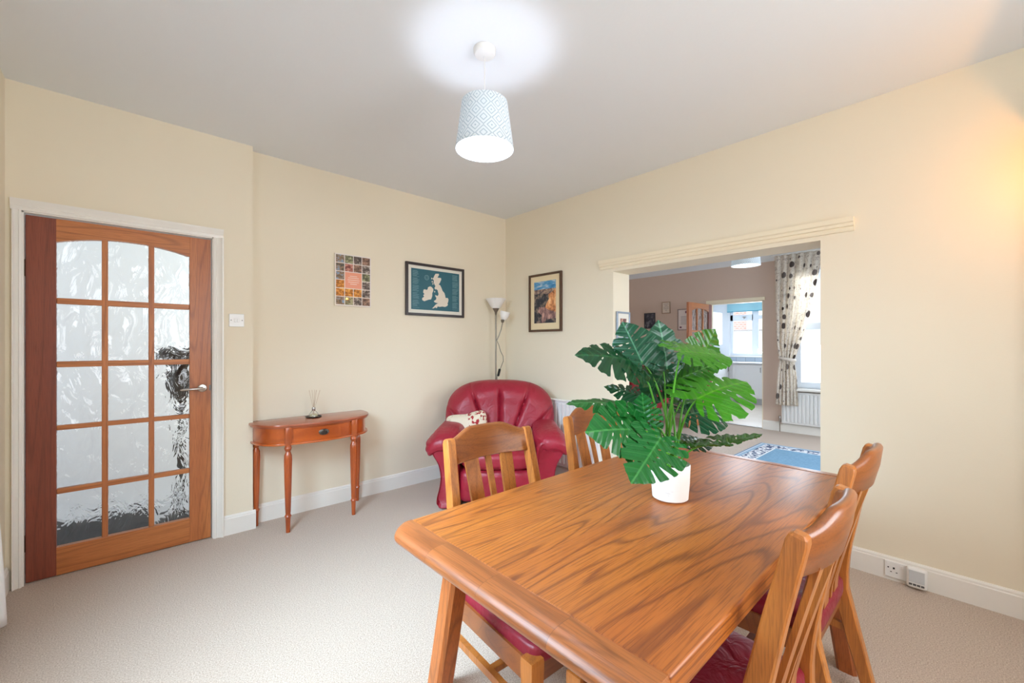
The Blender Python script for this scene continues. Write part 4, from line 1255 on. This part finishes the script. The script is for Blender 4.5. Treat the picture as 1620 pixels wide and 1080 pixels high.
M_curt = curtmat()


def interp(tab, z):
    if z <= tab[0][0]: return tab[0][1]
    for (a, b), (c, d) in zip(tab, tab[1:]):
        if z <= c:
            t = (z - a) / (c - a); t = t * t * (3 - 2 * t) if False else t
            return b + (d - b) * t
    return tab[-1][1]


def drape(name, xw, left, right, zt, zb, amp, folds, mat, parent=None, cloth=1.5, nz=70, nu=150, sgn=-1, flare=0):
    """hanging cloth at x = xw spanning Y from right(z) to left(z) with vertical folds"""
    bm = bmesh.new(); uvl = bm.loops.layers.uv.new('UVMap')
    V = []
    for j in range(nz + 1):
        z = zb + (zt - zb) * j / nz
        yl, yr = interp(left, z), interp(right, z)
        row = []
        for i in range(nu + 1):
            u = i / nu
            y = yl + (yr - yl) * u
            cr = min(1.0, abs(yl - yr) / .45)
            a = amp * (.6 + .4 * cr)
            x = xw + sgn * flare * max(0, 1 - z / .9) + sgn * a * (.5 + .5 * math.sin(u * folds * 2 * PI + .5 * math.sin(z * 2.1))) + .008 * math.sin(u * folds * 4.7 + z * 3)
            y += .008 * math.cos(u * folds * 2 * PI)
            row.append(bm.verts.new((x, y, z)))
        V.append(row)
    for j in range(nz):
        for i in range(nu):
            f = bm.faces.new((V[j][i], V[j][i + 1], V[j + 1][i + 1], V[j + 1][i])); f.smooth = True
            for lp, (a, b) in zip(f.loops, ((i, j), (i + 1, j), (i + 1, j + 1), (i, j + 1))):
                lp[uvl].uv = (a / nu * cloth, (zb + (zt - zb) * b / nz))
    me = bpy.data.meshes.new(name); bm.to_mesh(me); bm.free(); me.materials.append(mat)
    o = bpy.data.objects.new(name, me); COL.objects.link(o)
    if parent: o.parent = parent
    sm = o.modifiers.new('thickness', 'SOLIDIFY'); sm.thickness = .002
    return o
cu2 = thing('curtain', 'cream curtain with brown and grey roundels tied back at the far window', 'curtain', (0, 0, 0))
drape('curtain_cloth', 7.12, [(.41, 1.985), (.9, 1.955), (1.07, 1.93), (1.3, 1.965), (2.6, 2.0)], [(.41, 1.70), (.8, 1.715), (1.07, 1.745), (1.25, 1.69), (1.7, 1.56), (2.1, 1.49), (2.6, 1.40)], 2.60, .41, .05, 6, M_curt, cu2, 1.3)
m = MB()
rings = []
for i in range(25):
    a = 2 * PI * i / 24
    rings.append([(7.085 + (.062 + .0) * math.cos(a), 1.838 + .112 * math.sin(a), 1.085 + .02 * math.sin(a) + dz) for dz in (-.022, .022)])
t_ = bmesh.new(); vv = [[t_.verts.new(p) for p in r_] for r_ in rings]
for i in range(24): t_.faces.new((vv[i][0], vv[i + 1][0], vv[i + 1][1], vv[i][1]))
m.add(t_); tie = m.out('tie_back', plain('cream_tieback', (228, 218, 206), .8), cu2, True); tie.modifiers.new('thickness', 'SOLIDIFY').thickness = .004
m = MB(); m.tube([(7.10, .75, 2.612), (7.10, 2.05, 2.612)], .012, 12); m.out('curtain_rail', M_plastic, cu2, True)
# white curtain at the left edge of the photo
M_voile = plain('white_curtain_fabric', (246, 246, 246), .85, var=.01)
dc = drape('curtain', -.455, [(.03, 2.96), (.6, 2.88), (1.4, 2.80), (2.35, 2.78)], [(.03, 2.50), (2.35, 2.30)], 2.35, .03, .030, 6, M_voile, None, 1, 40, 90, 1, .022)
tag(dc, 'white curtain hanging beside the glazed door at the left edge', 'curtain')

# ------------------------------------------------------------------ rug
def rugmat():
    n = N('blue_bordered_rug'); tc = n.n('ShaderNodeTexCoord').outputs['Object']; sp = n.n('ShaderNodeSeparateXYZ', {0: tc})
    hx, hy = .95, 1.25
    dx = n.math('SUBTRACT', hx, n.math('ABSOLUTE', sp.outputs[0])); dy = n.math('SUBTRACT', hy, n.math('ABSOLUTE', sp.outputs[1]))
    d = n.math('MINIMUM', dx, dy)
    ck = n.n('ShaderNodeTexChecker', {'Vector': tc, 'Color1': lin((214, 220, 226)), 'Color2': lin((60, 74, 100)), 'Scale': 27.0}).outputs[0]
    vo = n.n('ShaderNodeTexVoronoi', {'Vector': tc, 'Scale': 26.0}, distance='CHEBYCHEV').outputs['Distance']
    pat = n.mix(n.math('GREATER_THAN', vo, .42), lin((232, 234, 238)), lin((84, 100, 130)))
    nz = n.noise(tc, 40, 3)
    field = n.mix(nz, lin((96, 140, 172)), lin((136, 176, 204)))
    def band(col, a, b, cin):
        k = n.math('MULTIPLY', n.math('GREATER_THAN', d, a), n.math('LESS_THAN', d, b))
        return n.mix(k, col, cin)
    c = band(field, -1, .235, lin((222, 228, 232)))
    c = band(c, .07, .215, pat)
    c = band(c, .03, .07, lin((150, 180, 204)))
    c = band(c, -1, .02, lin((110, 146, 180)))
    n.set(Base_Color=c, Roughness=.95); n.bump(n.noise(tc, 300, 2), .4, .004); return n.m
m = MB(); m.box(-.95, .95, -1.25, 1.25, 0, .012, .004)
rg = tag(m.out('rug', rugmat()), 'blue bordered rug on the pale carpet of the far room', 'rug'); rg.location = (5.20, .64, 0)

# ------------------------------------------------------------------ kitchen
M_cab = plain('white_cabinet', (238, 240, 242), .4, var=.01)
M_top = plain('pale_worktop', (206, 208, 212), .3, var=.1, vs=90)
def door_panel(parent, w_, h_, handle=None, nm='door'):
    pass
def cabinet(label, loc, rz, w_, h_, dep, z0=0, plinth=True, handle_side=1, group=None, nm='base_cabinet'):
    c = thing(nm, label, 'cabinet', loc, rz, group)
    zb = .13 if plinth else 0
    m = MB(); m.box(0, w_, -dep + .02, 0, z0 + zb, z0 + h_); m.out('body', M_cab, c)
    if plinth:
        m = MB(); m.box(0, w_, -dep + .06, -dep + .08, z0, z0 + .13); m.out('plinth', plain('grey_plinth', (196, 200, 206), .5), c)
    m = MB()
    m.box(.004, w_ - .004, -dep, -dep + .018, z0 + zb + .004, z0 + h_ - .004, .002)
    x0_, x1_, q0, q1 = .004, w_ - .004, z0 + zb + .004, z0 + h_ - .004
    for a, b, c0, c1 in ((x0_, x0_ + .07, q0, q1), (x1_ - .07, x1_, q0, q1), (x0_ + .07, x1_ - .07, q0, q0 + .07), (x0_ + .07, x1_ - .07, q1 - .07, q1)):
        m.box(a, b, -dep - .006, -dep, c0, c1, .002)
    d = m.out('door', M_cab, c)
    hx = x1_ - .035 if handle_side > 0 else x0_ + .035
    hz = q1 - .06 if plinth else q0 + .14
    m = MB(); m.tube([(hx, -dep - .008, hz), (hx, -dep - .03, hz - .005), (hx, -dep - .03, hz - .095), (hx, -dep - .008, hz - .10)], .005, 8); m.out('handle', M_brass, d, True)
    return c
g = 'white kitchen cabinets'
kc = cabinet('white base cabinet door with upright handle, under the sink window', (10.63, 3.67, 0), R(-90), .62, .865, .60, handle_side=1)
m = MB(); m.box(-.10, -.001, -.60, -.58, .13, .865); m.box(-.10, -.001, -.54, -.52, 0, .13); m.out('filler_panel', M_cab, kc)
cabinet('white base cabinet right of the sink, at the edge of the kitchen doorway', (10.63, 3.045, 0), R(-90), .6, .865, .60, handle_side=-1)
cabinet('white corner base cabinet on the left side of the kitchen', (9.38, 4.33, 0), 0, .62, .865, .58)
cabinet('white base cabinet on the left side of the kitchen, nearer the doorway', (8.76, 4.33, 0), 0, .62, .865, .58)
cabinet('white wall cabinet on the left of the kitchen window', (9.72, 4.33, 1.30), 0, .60, .74, .33, plinth=False, nm='wall_cabinet', handle_side=-1)
cabinet('white wall cabinet on the kitchen left wall, nearer the doorway', (9.10, 4.33, 1.30), 0, .60, .74, .33, plinth=False, nm='wall_cabinet', handle_side=1)
m = MB(); m.prism([(8.74, 3.72), (10.0, 3.72), (10.0, 2.42), (10.645, 2.42), (10.645, 4.345), (8.74, 4.345)], .035, 'z', .868, .003)
tag(m.out('worktop', M_top), 'pale L-shaped kitchen worktop running below the window', 'worktop')
def tile():
    n = N('grey_wall_tiles'); v = n.coord(); sp = n.n('ShaderNodeSeparateXYZ', {0: v}); cb = n.n('ShaderNodeCombineXYZ', {0: sp.outputs[1], 1: sp.outputs[2], 2: 0.0})
    bt = n.n('ShaderNodeTexBrick', {'Vector': cb.outputs[0], 'Color1': lin((190, 202, 214)), 'Color2': lin((180, 194, 208)), 'Mortar': lin((130, 140, 150)), 'Scale': 3.3, 'Mortar Size': .012, 'Brick Width': .66, 'Row Height': .33})
    n.set(Base_Color=bt.outputs[0], Roughness=.25); return n.m
m = MB(); m.box(10.640, 10.65, 2.0, 4.35, .905, 1.01); struct(m.out('trim_5', tile()), 'grey tiled splashback under the kitchen window')
m = MB(); m.box(10.02, 10.65, 4.34, 4.35, .905, 1.30)
struct(m.out('trim_6', plain('grey_splash', (176, 190, 204), .3)), 'grey splashback below the wall cabinets')
t = thing('kitchen_tap', 'curved chrome tap standing on the worktop in front of the kitchen window', 'tap', (10.50, 3.12, .903))
m = MB(); m.lathe([(0, 0), (.022, 0), (.022, .01), (.012, .02), (.012, .06), (0, .06)], 16); m.out('tap_base', M_chrome, t, True)
m = MB(); m.tube([(0, 0, .05), (0, 0, .18), (0, .02, .24), (0, .07, .27), (0, .12, .25), (0, .14, .20)], .008, 10); m.out('spout', M_chrome, t, True)
# roller blind
t = thing('roller_blind', 'turquoise roller blind drawn up at the top of the kitchen window', 'blind', (10.60, 3.25, 2.30))
M_blind = plain('turquoise_blind', (176, 228, 240), .7, var=.03); M_blind.node_tree.nodes['Principled BSDF'].inputs['Transmission Weight'].default_value = .35
m = MB(); m.box(-.002, .002, -.74, .74, -.22, .0); m.out('blind_fabric', M_blind, t)
m = MB(); m.tube([(0, -.75, .0), (0, .75, .0)], .022, 16); m.out('roller', M_blind, t, True)
m = MB(); m.box(-.006, .006, -.74, .74, -.235, -.218, .002); m.out('bottom_bar', plain('teal_bar', (70, 160, 186), .5), t)
m = MB(); m.box(7.26, 7.34, KY0 + .012, KY1 - .012, .0015, .008, .002); struct(m.out('trim_7', M_brass), 'metal threshold strip at the kitchen doorway')
